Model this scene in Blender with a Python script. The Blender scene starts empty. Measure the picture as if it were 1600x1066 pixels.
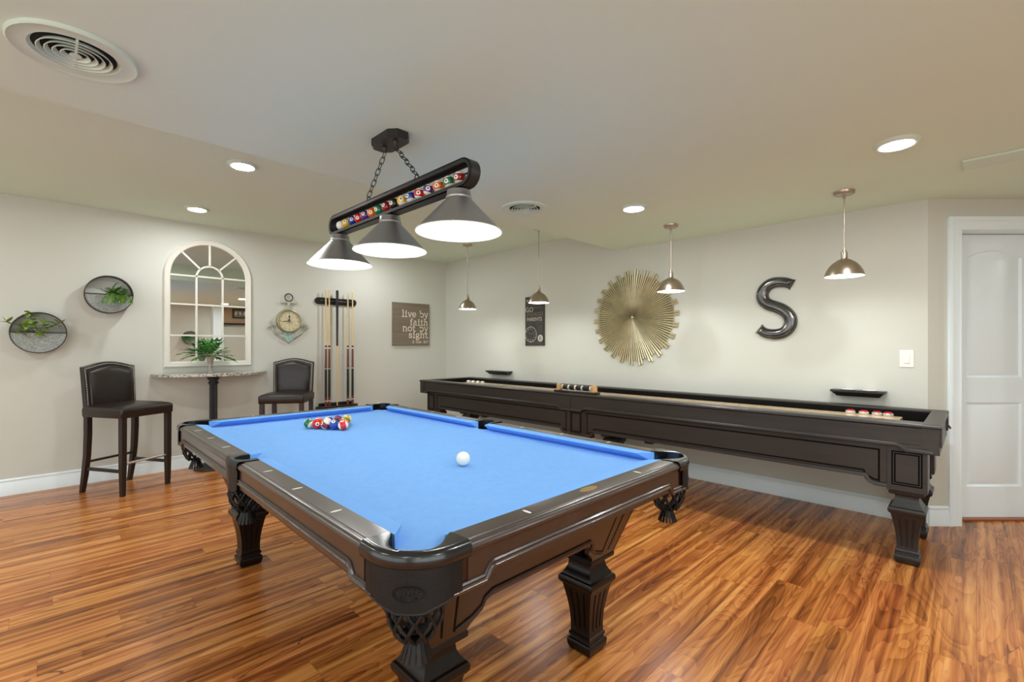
import bpy, bmesh, math, random
from mathutils import Vector, Matrix
random.seed(7)
PI = math.pi
S = bpy.context.scene
C = S.collection

# ------------------------------------------------------------------ camera, world, exposure
H = 1.241
cam_d = bpy.data.cameras.new('camera'); cam = bpy.data.objects.new('camera', cam_d); C.objects.link(cam)
cam_d.sensor_width = 36.0; cam_d.lens = 729.85/1600*36.0
cam_d.shift_y = 8.32/1600.0
cam_d.clip_start = 0.02
TH = 0.78789584
fwd = Vector((math.sin(TH), math.cos(TH), 0))           # level view, walls at 45 degrees
cam.location = (0, 0, H)
cam.rotation_euler = (PI/2, 0, math.atan2(-fwd.x, fwd.y))
S.camera = cam
w = bpy.data.worlds.new('world'); S.world = w; w.use_nodes = True
w.node_tree.nodes['Background'].inputs[0].default_value = (0.9, 0.95, 1, 1)
w.node_tree.nodes['Background'].inputs[1].default_value = 0.3
S.view_settings.view_transform = 'Standard'; S.view_settings.look = 'None'
S.view_settings.gamma = 1.0; S.view_settings.use_curve_mapping = False
S.view_settings.exposure = 0.26
S.cycles.max_bounces = 10; S.cycles.diffuse_bounces = 6; S.cycles.glossy_bounces = 4
S.cycles.sample_clamp_indirect = 6.0
S.cycles.use_denoising = True
E_DOWN = 190.0      # radiance of recessed lenses
E_PEND = 48.0      # radiance of the pendant lamps
E_POOL = 95.0      # radiance of the bulbs of the billiard lamp
LAMP = (0.955, 0.985, 1.0)
def fill_light(name, loc, rot, sx, sy, watts, col=(0.87, 0.97, 1.05)):  # area light added as general fill for the room
    d = bpy.data.lights.new(name, 'AREA'); d.shape = 'RECTANGLE'; d.size = sx; d.size_y = sy; d.energy = watts; d.color = col
    o = bpy.data.objects.new(name, d); C.objects.link(o); o.location = loc; o.rotation_euler = rot; return o
fill_light('daylight_left', (-3.17, 1.9, 1.25), (PI/2, 0, -PI/2), 5.6, 1.9, 52)  # unseen fill along the left wall, added to raise the overall brightness
fill_light('daylight_front', (-0.9, -2.27, 1.25), (PI/2, 0, 0), 3.8, 1.9, 50)  # second added fill, on the wall behind the camera

YB, XR = 5.72, 4.32            # back wall, right wall
ZH, ZL, YS = 2.507, 2.262, 2.735   # high ceiling, low ceiling, edge between them

# ------------------------------------------------------------------ materials
def srgb(r, g, b):
    f = lambda c: (c/255/12.92) if c/255 <= 0.04045 else ((c/255+0.055)/1.055)**2.4
    return (f(r), f(g), f(b), 1)
MATS = {}
def mat(name, col, rough=0.5, metal=0.0, spec=0.5, bump=0, bscale=60, coat=0, vary=None, vscale=(8, 8, 8), emit=None, aniso=0):
    if name in MATS: return MATS[name]
    m = bpy.data.materials.new(name); m.use_nodes = True
    nt = m.node_tree; N = nt.nodes; L = nt.links; b = N['Principled BSDF']
    b.inputs['Base Color'].default_value = col; b.inputs['Roughness'].default_value = rough
    b.inputs['Metallic'].default_value = metal; b.inputs['Specular IOR Level'].default_value = spec
    b.inputs['Coat Weight'].default_value = coat; b.inputs['Coat Roughness'].default_value = 0.18
    if aniso: b.inputs['Anisotropic'].default_value = aniso
    if emit:
        b.inputs['Emission Color'].default_value = (*LAMP, 1); b.inputs['Emission Strength'].default_value = emit
    if bump or vary:
        tc = N.new('ShaderNodeTexCoord'); mp = N.new('ShaderNodeMapping'); mp.inputs['Scale'].default_value = vscale
        L.new(tc.outputs['Object'], mp.inputs[0])
    if vary:
        n = N.new('ShaderNodeTexNoise'); n.inputs['Scale'].default_value = 1; n.inputs['Detail'].default_value = 6
        L.new(mp.outputs[0], n.inputs['Vector'])
        r = N.new('ShaderNodeValToRGB'); L.new(n.outputs['Fac'], r.inputs[0])
        r.color_ramp.elements[0].position = 0.32; r.color_ramp.elements[1].position = 0.68
        r.color_ramp.elements[0].color = vary; r.color_ramp.elements[1].color = col
        L.new(r.outputs[0], b.inputs['Base Color'])
    if bump:
        n2 = N.new('ShaderNodeTexNoise'); n2.inputs['Scale'].default_value = bscale; n2.inputs['Detail'].default_value = 4
        L.new(tc.outputs['Object'], n2.inputs['Vector'])
        bp = N.new('ShaderNodeBump'); bp.inputs['Strength'].default_value = bump; bp.inputs['Distance'].default_value = 0.002
        L.new(n2.outputs['Fac'], bp.inputs['Height']); L.new(bp.outputs[0], b.inputs['Normal'])
    MATS[name] = m
    return m

def floor_mat():
    m = bpy.data.materials.new('acacia_planks'); m.use_nodes = True
    nt = m.node_tree; N = nt.nodes; L = nt.links; b = N['Principled BSDF']
    def math_(op, a, b_=None, c=None):
        n = N.new('ShaderNodeMath'); n.operation = op
        for i, v in enumerate((a, b_, c)):
            if v is None: continue
            if hasattr(v, 'links'): L.new(v, n.inputs[i])
            else: n.inputs[i].default_value = v
        return n.outputs[0]
    tc = N.new('ShaderNodeTexCoord'); sp = N.new('ShaderNodeSeparateXYZ'); L.new(tc.outputs['Object'], sp.inputs[0])
    PWD, PLN = 0.125, 1.22
    yr = math_('DIVIDE', sp.outputs['Y'], PWD); row = math_('FLOOR', yr)
    wn0 = N.new('ShaderNodeTexWhiteNoise'); wn0.noise_dimensions = '1D'; L.new(row, wn0.inputs['W'])
    xr = math_('ADD', math_('DIVIDE', sp.outputs['X'], PLN), math_('MULTIPLY', wn0.outputs['Value'], 5.0)); col = math_('FLOOR', xr)
    cw = N.new('ShaderNodeCombineXYZ'); L.new(row, cw.inputs[0]); L.new(col, cw.inputs[1])
    wn = N.new('ShaderNodeTexWhiteNoise'); wn.noise_dimensions = '2D'; L.new(cw.outputs[0], wn.inputs['Vector'])
    seed = wn.outputs['Value']; off = math_('MULTIPLY', seed, 61.0)
    fy = math_('FRACT', yr); fx = math_('FRACT', xr)
    dy = math_('MULTIPLY', math_('MINIMUM', fy, math_('SUBTRACT', 1.0, fy)), PWD)
    dx = math_('MULTIPLY', math_('MINIMUM', fx, math_('SUBTRACT', 1.0, fx)), PLN)
    seam = math_('LESS_THAN', math_('MINIMUM', dx, dy), 0.0009)
    cb = N.new('ShaderNodeCombineXYZ'); L.new(off, cb.inputs[0]); L.new(off, cb.inputs[2])
    def noise(sc, scale, detail, dist):
        mp = N.new('ShaderNodeMapping'); mp.inputs['Scale'].default_value = sc; L.new(tc.outputs['Object'], mp.inputs[0])
        ad = N.new('ShaderNodeVectorMath'); ad.operation = 'ADD'; L.new(mp.outputs[0], ad.inputs[0]); L.new(cb.outputs[0], ad.inputs[1])
        n = N.new('ShaderNodeTexNoise'); n.inputs['Scale'].default_value = scale; n.inputs['Detail'].default_value = detail; n.inputs['Distortion'].default_value = dist
        L.new(ad.outputs[0], n.inputs['Vector']); return n.outputs['Fac']
    n1 = noise((0.95, 6.0, 1), 1.0, 2, 0.45)        # broad cathedral figure
    rings = math_('FRACT', math_('MULTIPLY', n1, 17.0))
    rings = math_('POWER', rings, 1.8)
    n2 = noise((0.75, 27, 1), 1.0, 6, 0.3)         # long fine streaks
    n3 = noise((1.7, 5.5, 1), 1.3, 3, 1.4)          # knots
    n4 = noise((1.0, 5.0, 1), 1.0, 2, 0.9)          # wandering cracks
    n5 = noise((0.7, 3.0, 1), 1.0, 1, 0.3)          # hue drift
    n6 = noise((6, 120, 1), 1.0, 3, 0.2)            # pores
    t = math_('ADD', math_('MULTIPLY', n2, 0.85), math_('MULTIPLY', math_('SUBTRACT', 1.0, rings), 0.09))
    t = math_('ADD', t, math_('MULTIPLY', seed, 0.10))
    t = math_('ADD', t, math_('MULTIPLY', n1, 0.30))
    t = math_('ADD', t, math_('MULTIPLY', n6, 0.16))
    t = math_('SUBTRACT', t, 0.37)
    t = math_('ADD', math_('MULTIPLY', math_('SUBTRACT', t, 0.47), 1.08), 0.485)
    def ramp(stops):
        r = N.new('ShaderNodeValToRGB'); L.new(t, r.inputs[0]); cr = r.color_ramp
        cr.elements[0].position = stops[0][0]; cr.elements[0].color = srgb(*stops[0][1])
        cr.elements[1].position = stops[-1][0]; cr.elements[1].color = srgb(*stops[-1][1])
        for p, c in stops[1:-1]:
            e = cr.elements.new(p); e.color = srgb(*c)
        return r.outputs[0]
    gold = ramp([(0.20, (114, 64, 26)), (0.34, (170, 104, 46)), (0.47, (208, 140, 70)), (0.60, (226, 164, 92)), (0.80, (240, 190, 122))])
    red = ramp([(0.20, (92, 42, 20)), (0.34, (146, 74, 36)), (0.47, (192, 114, 60)), (0.60, (216, 144, 84)), (0.80, (234, 176, 112))])
    hue = N.new('ShaderNodeMapRange'); L.new(math_('ADD', n5, math_('MULTIPLY', seed, 0.25)), hue.inputs[0]); hue.inputs['From Min'].default_value = 0.35; hue.inputs['From Max'].default_value = 1.0
    mh = N.new('ShaderNodeMixRGB'); L.new(hue.outputs[0], mh.inputs[0]); L.new(gold, mh.inputs[1]); L.new(red, mh.inputs[2])
    k = N.new('ShaderNodeMapRange'); L.new(n3, k.inputs[0])
    k.inputs['From Min'].default_value = 0.66; k.inputs['From Max'].default_value = 0.80; k.inputs['To Min'].default_value = 0; k.inputs['To Max'].default_value = 0.7
    mx = N.new('ShaderNodeMixRGB'); L.new(k.outputs[0], mx.inputs[0]); L.new(mh.outputs[0], mx.inputs[1]); mx.inputs[2].default_value = srgb(104, 54, 28)
    crack = math_('MULTIPLY', math_('LESS_THAN', math_('ABSOLUTE', math_('SUBTRACT', n4, 0.56)), 0.0022), math_('GREATER_THAN', n5, 0.54))
    mc_ = N.new('ShaderNodeMixRGB'); L.new(math_('MULTIPLY', crack, 0.7), mc_.inputs[0]); L.new(mx.outputs[0], mc_.inputs[1]); mc_.inputs[2].default_value = srgb(70, 38, 22)
    mx2 = N.new('ShaderNodeMixRGB'); mx2.blend_type = 'MULTIPLY'
    L.new(math_('MULTIPLY', seam, 0.5), mx2.inputs[0]); L.new(mc_.outputs[0], mx2.inputs[1]); mx2.inputs[2].default_value = (0.3, 0.18, 0.1, 1)
    L.new(mx2.outputs[0], b.inputs['Base Color'])
    b.inputs['Roughness'].default_value = 0.26; b.inputs['Specular IOR Level'].default_value = 0.45
    bp = N.new('ShaderNodeBump'); bp.inputs['Strength'].default_value = 0.06; bp.inputs['Distance'].default_value = 0.001
    L.new(n2, bp.inputs['Height']); L.new(bp.outputs[0], b.inputs['Normal'])
    return m

def granite_mat():
    m = bpy.data.materials.new('granite'); m.use_nodes = True
    N = m.node_tree.nodes; L = m.node_tree.links; b = N['Principled BSDF']
    tc = N.new('ShaderNodeTexCoord')
    v = N.new('ShaderNodeTexNoise'); v.inputs['Scale'].default_value = 55; v.inputs['Detail'].default_value = 6; L.new(tc.outputs['Object'], v.inputs['Vector'])
    r = N.new('ShaderNodeValToRGB'); L.new(v.outputs['Fac'], r.inputs[0])
    r.color_ramp.elements[0].position = 0.36; r.color_ramp.elements[0].color = srgb(90, 85, 80)
    r.color_ramp.elements[1].position = 0.60; r.color_ramp.elements[1].color = srgb(205, 200, 190)
    e = r.color_ramp.elements.new(0.47); e.color = srgb(165, 160, 150)
    L.new(r.outputs[0], b.inputs['Base Color']); b.inputs['Roughness'].default_value = 0.2
    return m

def galvanised_mat():
    m = bpy.data.materials.new('galvanised'); m.use_nodes = True
    N = m.node_tree.nodes; L = m.node_tree.links; b = N['Principled BSDF']
    tc = N.new('ShaderNodeTexCoord')
    v = N.new('ShaderNodeTexVoronoi'); v.inputs['Scale'].default_value = 210; L.new(tc.outputs['Object'], v.inputs['Vector'])
    r = N.new('ShaderNodeValToRGB'); L.new(v.outputs['Color'], r.inputs[0])
    r.color_ramp.elements[0].color = srgb(105, 112, 108); r.color_ramp.elements[1].color = srgb(180, 186, 180)
    L.new(r.outputs[0], b.inputs['Base Color']); b.inputs['Roughness'].default_value = 0.5; b.inputs['Metallic'].default_value = 0.25
    return m

def ball_mat(name, col, stripe):
    # colour bands from the ball's own object coordinates
    m = bpy.data.materials.new(name); m.use_nodes = True
    N = m.node_tree.nodes; L = m.node_tree.links; b = N['Principled BSDF']
    tc = N.new('ShaderNodeTexCoord'); sx = N.new('ShaderNodeSeparateXYZ'); L.new(tc.outputs['Object'], sx.inputs[0])
    def mnode(op, a, v):
        n = N.new('ShaderNodeMath'); n.operation = op; L.new(a, n.inputs[0]); n.inputs[1].default_value = v; return n.outputs[0]
    white = srgb(238, 232, 215)
    az = N.new('ShaderNodeMath'); az.operation = 'ABSOLUTE'; L.new(sx.outputs['Z'], az.inputs[0])
    mx = N.new('ShaderNodeMixRGB'); mx.inputs[1].default_value = srgb(*col); mx.inputs[2].default_value = white
    if stripe: L.new(mnode('GREATER_THAN', az.outputs[0], 0.0150), mx.inputs[0])
    else: mx.inputs[0].default_value = 0
    ax = N.new('ShaderNodeMath'); ax.operation = 'ABSOLUTE'; L.new(sx.outputs['X'], ax.inputs[0])
    mx2 = N.new('ShaderNodeMixRGB'); L.new(mnode('GREATER_THAN', ax.outputs[0], 0.0262), mx2.inputs[0])
    L.new(mx.outputs[0], mx2.inputs[1]); mx2.inputs[2].default_value = white
    # ring of dark writing inside the white spot
    r1 = mnode('GREATER_THAN', ax.outputs[0], 0.0278)
    mx3 = N.new('ShaderNodeMixRGB'); L.new(r1, mx3.inputs[0]); L.new(mx2.outputs[0], mx3.inputs[1]); mx3.inputs[2].default_value = srgb(40, 38, 36)
    L.new(mx3.outputs[0], b.inputs['Base Color'])
    b.inputs['Roughness'].default_value = 0.08; b.inputs['Coat Weight'].default_value = 0.5
    return m

M_wall = mat('wall_paint', srgb(207, 208, 198), 0.75, bump=0.05, bscale=160)
M_ceil = mat('ceiling_paint', srgb(216, 233, 217), 0.85, bump=0.05, bscale=160)
M_trim = mat('white_trim', srgb(236, 248, 252), 0.35)
M_white = mat('white_plastic', srgb(206, 222, 208), 0.4)
M_tan = mat('tan_wall_paint', srgb(178, 150, 118), 0.8)
M_floor = floor_mat()
M_esp = mat('espresso_wood', srgb(38, 20, 13), 0.26, vary=srgb(28, 14, 9), vscale=(3, 3, 30), coat=0.2)
M_espd = mat('espresso_rail_wood', srgb(56, 41, 34), 0.32, vary=srgb(46, 32, 26), vscale=(14, 3, 14), coat=0.4)
M_blk = mat('black_wood', srgb(26, 23, 21), 0.34, coat=0.1)
M_blkleg = mat('black_leg_wood', srgb(17, 12, 10), 0.28, spec=0.35)
M_shuf = mat('charcoal_wood', srgb(50, 46, 43), 0.38, vary=srgb(42, 38, 35), vscale=(30, 2, 30), coat=0.08)
M_shufd = mat('charcoal_groove', srgb(10, 9, 8), 0.7, spec=0.1)
M_groove = mat('dark_groove', srgb(9, 5, 4), 0.7, spec=0.1)
M_cloth = mat('blue_cloth', srgb(124, 176, 238), 0.95, spec=0.15, vary=srgb(118, 171, 235), vscale=(40, 40, 40))
M_cush = mat('blue_cushion_cloth', srgb(118, 172, 238), 0.9, spec=0.15)
M_leather = mat('black_pocket_leather', srgb(15, 17, 18), 0.42, spec=0.3, bump=0.5, bscale=420)
M_iron = mat('black_pocket_rim', srgb(18, 19, 21), 0.2, coat=0.3)
M_pearl = mat('pearl_inlay', srgb(240, 236, 224), 0.25)
M_brass = mat('brass_plate', srgb(170, 140, 92), 0.35, metal=0.8)
M_dark = mat('dark_metal', srgb(58, 57, 56), 0.4, metal=0.6)
M_shade = mat('graphite_shade', srgb(160, 158, 156), 0.36, metal=0.8, aniso=0.6)
M_enamel = mat('white_enamel', srgb(245, 240, 228), 0.4)
M_nickel = mat('brushed_nickel', srgb(186, 172, 156), 0.3, metal=1.0)
M_chrome = mat('chrome', srgb(225, 225, 225), 0.12, metal=1.0)
M_bulb = mat('pool_bulb', (1, 1, 1, 1), 0.5, emit=E_POOL)
M_pbulb = mat('pendant_bulb', (1, 1, 1, 1), 0.5, emit=E_PEND)
M_lens = mat('downlight_lens', (1, 1, 1, 1), 0.5, emit=E_DOWN)
M_stool = mat('dark_brown_leather', srgb(34, 24, 20), 0.33, bump=0.25, bscale=220)
M_stoolw = mat('dark_brown_wood', srgb(36, 24, 20), 0.38)
M_nail = mat('nailhead_metal', srgb(205, 200, 185), 0.3, metal=0.9)
M_steel = mat('steel', srgb(205, 203, 198), 0.3, metal=0.9)
M_cast = mat('black_cast_iron', srgb(36, 37, 38), 0.5)
M_granite = granite_mat()
M_galv = galvanised_mat()
M_rust = mat('dark_bronze_hoop', srgb(64, 48, 40), 0.5, metal=0.3)
M_leaf = mat('leaf_green', srgb(84, 160, 62), 0.5, vary=srgb(38, 104, 38), vscale=(25, 25, 25))
M_leaf2 = mat('leaf_lime', srgb(160, 190, 74), 0.5, vary=srgb(96, 130, 40), vscale=(25, 25, 25))
M_leaf3 = mat('leaf_mid', srgb(130, 176, 70), 0.5, vary=srgb(72, 112, 38), vscale=(25, 25, 25))
M_mirror = mat('mirror_glass', (0.82, 0.82, 0.8, 1), 0.01, metal=1.0)
M_mframe = mat('mirror_frame_white', srgb(226, 223, 212), 0.5)
M_sign = mat('grey_brown_board', srgb(134, 122, 104), 0.7, vary=srgb(114, 103, 86), vscale=(2, 60, 60))
M_letter = mat('cream_letters', srgb(232, 222, 202), 0.6)
M_chalk = mat('chalkboard', srgb(50, 48, 44), 0.7, vary=srgb(66, 63, 58), vscale=(18, 18, 18))
M_chalkw = mat('chalk_white', srgb(205, 200, 188), 0.8)
M_chalkg = mat('chalk_grey', srgb(138, 132, 120), 0.8)
M_sun = mat('champagne_metal', srgb(222, 212, 178), 0.36, metal=0.55, vary=srgb(200, 192, 160), vscale=(14, 14, 14))
M_pewter = mat('polished_pewter', srgb(118, 118, 116), 0.22, metal=0.95, vary=srgb(86, 84, 82), vscale=(10, 10, 10))
M_anchor = mat('weathered_anchor_paint', srgb(206, 204, 186), 0.6, vary=srgb(158, 164, 148), vscale=(16, 16, 16))
M_verdi = mat('pale_verdigris', srgb(178, 200, 198), 0.6, vary=srgb(120, 158, 150), vscale=(30, 30, 30))
M_bezel = mat('aged_brass_bezel', srgb(164, 156, 124), 0.4, metal=0.5)
M_face = mat('cream_clock_face', srgb(218, 212, 180), 0.6, vary=srgb(202, 192, 150), vscale=(30, 30, 30))
M_ink = mat('black_ink', srgb(36, 34, 30), 0.6)
M_maple = mat('maple_board', srgb(232, 208, 172), 0.22, vary=srgb(218, 190, 150), vscale=(60, 2, 60), coat=0.4)
M_gut = mat('black_felt', srgb(22, 21, 20), 0.95, spec=0.1)
M_red = mat('red_puck_cap', srgb(206, 24, 46), 0.3)
M_puckw = mat('silver_puck', srgb(214, 210, 200), 0.35, metal=0.4)
M_lightwood = mat('light_wood', srgb(214, 172, 118), 0.45, vary=srgb(190, 144, 92), vscale=(40, 8, 40))
M_shaft = mat('pale_cue_shaft', srgb(226, 196, 142), 0.3)
M_cuebr = mat('red_brown_cue_wood', srgb(112, 52, 30), 0.3)
M_cueblk = mat('black_cue_wrap', srgb(30, 30, 28), 0.5)
M_ivory = mat('ivory_ferrule', srgb(236, 226, 204), 0.4)
M_vase = mat('silvered_vase', srgb(190, 184, 172), 0.35, metal=0.3, vary=srgb(150, 142, 130), vscale=(40, 40, 40))
M_cue = mat('white_ball', srgb(242, 240, 230), 0.1, coat=0.5)
M_cork = mat('pale_coaster', srgb(226, 222, 216), 0.4)
M_void = mat('duct_black', srgb(14, 13, 12), 0.9)

# ------------------------------------------------------------------ mesh helpers
class MB:
    def __init__(s): s.v = []; s.f = []; s.mi = []; s.cur = 0
    def add(s, vs, fs):
        o = len(s.v); s.v += [tuple(v) for v in vs]; s.f += [tuple(i+o for i in f) for f in fs]; s.mi += [s.cur]*len(fs); return s
    def box(s, c, d, rz=0, rot=None):
        x, y, z = d[0]/2, d[1]/2, d[2]/2
        R = rot if rot is not None else Matrix.Rotation(rz, 3, 'Z')
        vs = [Vector(c)+R@Vector((a*x, b*y, e*z)) for e in (-1, 1) for b in (-1, 1) for a in (-1, 1)]
        return s.add(vs, [(0, 2, 3, 1), (4, 5, 7, 6), (0, 1, 5, 4), (2, 6, 7, 3), (0, 4, 6, 2), (1, 3, 7, 5)])
    def bar(s, p0, p1, w, d=None, up=(0, 0, 1)):
        p0 = Vector(p0); p1 = Vector(p1); d = d or w
        z = (p1-p0); l = z.length; z.normalize(); u = Vector(up)
        if abs(z.dot(u)) > 0.99: u = Vector((1, 0, 0))
        x = u.cross(z).normalized(); y = z.cross(x)
        R = Matrix((x, y, z)).transposed()
        return s.box((p0+p1)/2, (w, d, l), rot=R)
    def ring(s, pts): return pts
    def loft(s, rings, close=True, cap=True):
        n = len(rings[0]); vs = [p for r in rings for p in r]; fs = []
        for k in range(len(rings)-1):
            for i in range(n if close else n-1):
                j = (i+1) % n
                fs.append((k*n+i, k*n+j, (k+1)*n+j, (k+1)*n+i))
        if cap and close:
            fs.append(tuple(range(n-1, -1, -1))); fs.append(tuple((len(rings)-1)*n+i for i in range(n)))
        return s.add(vs, fs)
    def lathe(s, prof, c=(0, 0, 0), n=32, axis='Z', cap=False, a0=0, a1=2*PI):
        full = abs(a1-a0-2*PI) < 1e-6; m = n if full else n+1
        rings = []
        for r, z in prof:
            ring = []
            for i in range(m):
                a = a0+(a1-a0)*i/n
                p = (r*math.cos(a), r*math.sin(a), z)
                if axis == 'Y': p = (p[0], -p[2], p[1])
                if axis == 'X': p = (-p[2], -p[0], p[1])
                ring.append((p[0]+c[0], p[1]+c[1], p[2]+c[2]))
            rings.append(ring)
        return s.loft(rings, close=full, cap=cap)
    def sphere(s, c, r, n=20, sc=(1, 1, 1)):
        prof = [(max(1e-5, r*math.sin(PI*i/(n//2))), -r*math.cos(PI*i/(n//2))) for i in range(n//2+1)]
        o = len(s.v); s.lathe(prof, (0, 0, 0), n)
        for i in range(o, len(s.v)):
            v = s.v[i]; s.v[i] = (v[0]*sc[0]+c[0], v[1]*sc[1]+c[1], v[2]*sc[2]+c[2])
        return s
    def tube(s, pts, r, n=10, closed=False, rad=None):
        pts = [Vector(p) for p in pts]; m = len(pts); rings = []
        prev = None
        for i in range(m):
            a = pts[(i-1) % m] if (closed or i > 0) else pts[i]
            b = pts[(i+1) % m] if (closed or i < m-1) else pts[i]
            t = (b-a).normalized()
            if prev is None:
                u = Vector((0, 0, 1)) if abs(t.z) < 0.9 else Vector((1, 0, 0))
                x = u.cross(t).normalized()
            else:
                x = (prev - t*prev.dot(t)).normalized()
            prev = x; y = t.cross(x); rr = rad[i] if rad else r
            rings.append([tuple(pts[i]+x*rr*math.cos(2*PI*k/n)+y*rr*math.sin(2*PI*k/n)) for k in range(n)])
        if closed: rings.append(rings[0])
        return s.loft(rings, True, not closed)
    def prism(s, poly, f, o0, o1):
        """poly in 2D; f(u, v, o) maps to 3D; extruded from o0 to o1"""
        n = len(poly)
        vs = [f(u, v, o0) for u, v in poly]+[f(u, v, o1) for u, v in poly]
        fs = [tuple(range(n-1, -1, -1)), tuple(range(n, 2*n))]+[(i, (i+1) % n, n+(i+1) % n, n+i) for i in range(n)]
        return s.add(vs, fs)
    def sweep(s, path, prof, f, closed=False):
        """2D path in (u, v), profile points (n, o): n along the path normal, o out of the plane"""
        m = len(path); rings = []
        for i in range(m):
            P = Vector(path[i])
            a = Vector(path[(i-1) % m]) if (closed or i > 0) else None
            b = Vector(path[(i+1) % m]) if (closed or i < m-1) else None
            d1 = (P-a).normalized() if a is not None else None
            d2 = (b-P).normalized() if b is not None else None
            if d1 is None: d1 = d2
            if d2 is None: d2 = d1
            n1 = Vector((-d1.y, d1.x)); n2 = Vector((-d2.y, d2.x)); nn = (n1+n2)
            nn = nn.normalized() if nn.length > 1e-6 else n1
            k = 1/max(0.35, nn.dot(n1))
            rings.append([f(P.x+nn.x*pn*k, P.y+nn.y*pn*k, po) for pn, po in prof])
        if closed: rings.append(rings[0])
        return s.loft(rings, True, not closed)
    def build(s, name, m, parent=None, smooth=40, bevel=0, loc=None, segs=2):
        me = bpy.data.meshes.new(name); me.from_pydata(s.v, [], s.f)
        ms = m if isinstance(m, (list, tuple)) else [m]
        for x in ms: me.materials.append(x)
        if len(ms) > 1: me.polygons.foreach_set('material_index', s.mi)
        bm = bmesh.new(); bm.from_mesh(me)
        bmesh.ops.remove_doubles(bm, verts=bm.verts, dist=1e-6)
        bmesh.ops.recalc_face_normals(bm, faces=bm.faces)
        bm.to_mesh(me); bm.free()
        if smooth:
            for p in me.polygons: p.use_smooth = True
            me.set_sharp_from_angle(angle=math.radians(smooth))
        o = bpy.data.objects.new(name, me); C.objects.link(o)
        if parent: o.parent = parent
        if loc: o.location = loc
        if bevel:
            b = o.modifiers.new('bevel', 'BEVEL'); b.width = bevel; b.segments = segs; b.limit_method = 'ANGLE'; b.angle_limit = math.radians(40)
            b.harden_normals = False
        return o

def tag(o, label=None, cat=None, group=None, kind=None):
    if label: o['label'] = label
    if cat: o['category'] = cat
    if group: o['group'] = group
    if kind: o['kind'] = kind
    return o
def empty(name, loc=(0, 0, 0), rz=0):
    o = bpy.data.objects.new(name, None); C.objects.link(o); o.location = loc; o.rotation_euler = (0, 0, rz); o.empty_display_size = 0.1; return o
def copy_tree(o, parent=None):
    c = o.copy(); C.objects.link(c); c.parent = parent
    for ch in list(o.children): copy_tree(ch, c)
    return c
def struct(o, label=None): o['kind'] = 'structure'; return o
def XYZ(u, v, o): return (u, v, o)
def arc(cx, cy, r, a0, a1, n): return [(cx+r*math.cos(a0+(a1-a0)*i/n), cy+r*math.sin(a0+(a1-a0)*i/n)) for i in range(n+1)]
def text_mesh(name, body, size, m, parent, loc, rot, align='LEFT', ext=0.001, sx=1):
    cu = bpy.data.curves.new(name, 'FONT'); cu.body = body; cu.size = size; cu.align_x = align; cu.extrude = ext; cu.resolution_u = 4
    t = bpy.data.objects.new(name+'_tmp', cu); C.objects.link(t)
    bpy.context.view_layer.update()
    me = bpy.data.meshes.new_from_object(t.evaluated_get(bpy.context.evaluated_depsgraph_get()))
    bpy.data.objects.remove(t); me.materials.clear(); me.materials.append(m); me.name = name
    o = bpy.data.objects.new(name, me); C.objects.link(o); o.parent = parent; o.location = loc; o.rotation_euler = rot; o.scale = (sx, 1, 1)
    return o
RB = (PI/2, 0, 0)                 # text lying on the back wall (reads along +x, faces -y)
RR = (PI/2, 0, -PI/2)             # text on the right wall (reads along -y, faces -x)

# ------------------------------------------------------------------ the room
XL, YF = -3.2, -2.3                # unseen left wall and the wall behind the camera
struct(MB().box(((XL+7.2)/2, (YF+YB)/2, -0.05), (7.2-XL+0.4, YB-YF+0.4, 0.1)).build('floor', M_floor, smooth=0))
struct(MB().box(((XL+7.2)/2, (YS+YB)/2+0.05, ZH+0.05), (7.2-XL+0.4, YB-YS+0.3, 0.1)).build('ceiling', M_ceil, smooth=0))
struct(MB().box(((XL+7.2)/2, (YF+YS)/2-0.1, (ZL+ZH+0.1)/2), (7.2-XL+0.4, YS-YF+0.2, ZH+0.1-ZL)).build('ceiling_low', M_ceil, smooth=0))
struct(MB().box(((XL+XR)/2+0.05, YB+0.06, 1.27), (XR-XL+0.3, 0.12, 2.54)).build('wall_back', M_wall, smooth=0))
struct(MB().box((XR+0.06, (0.24+YB)/2, 1.27), (0.12, YB-0.24, 2.54)).build('wall_right', M_wall, smooth=0))
struct(MB().box((XL-0.06, (YF+YB)/2, 1.27), (0.12, YB-YF+0.3, 2.54)).build('wall_left', M_wall, smooth=0))
wf = MB(); wf.box(((XL+7.2)/2, YF-0.06, 1.27), (7.2-XL+0.3, 0.12, 2.54)); struct(wf.build('wall_front', M_wall, smooth=0))
# angled wall with the door: s runs along it, o towards the room
D0 = Vector((XR, 0.24)); dd = Vector((math.cos(-PI/4), math.sin(-PI/4))); dn = Vector((-math.sin(PI/4), -math.cos(PI/4)))
def DW(s_, z, o): p = D0+dd*s_+dn*o; return (p.x, p.y, z)
LEN = 3.6
wd = MB()
wd.prism([(0, 0), (0.224, 0), (0.224, 2.60), (0, 2.60)], DW, 0, -0.13)
wd.prism([(0.224, 2.058), (0.964, 2.058), (0.964, 2.60), (0.224, 2.60)], DW, 0, -0.13)
wd.prism([(0.964, 0), (LEN, 0), (LEN, 2.60), (0.964, 2.60)], DW, 0, -0.13)
struct(wd.build('wall_angled', M_wall, smooth=0))
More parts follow.
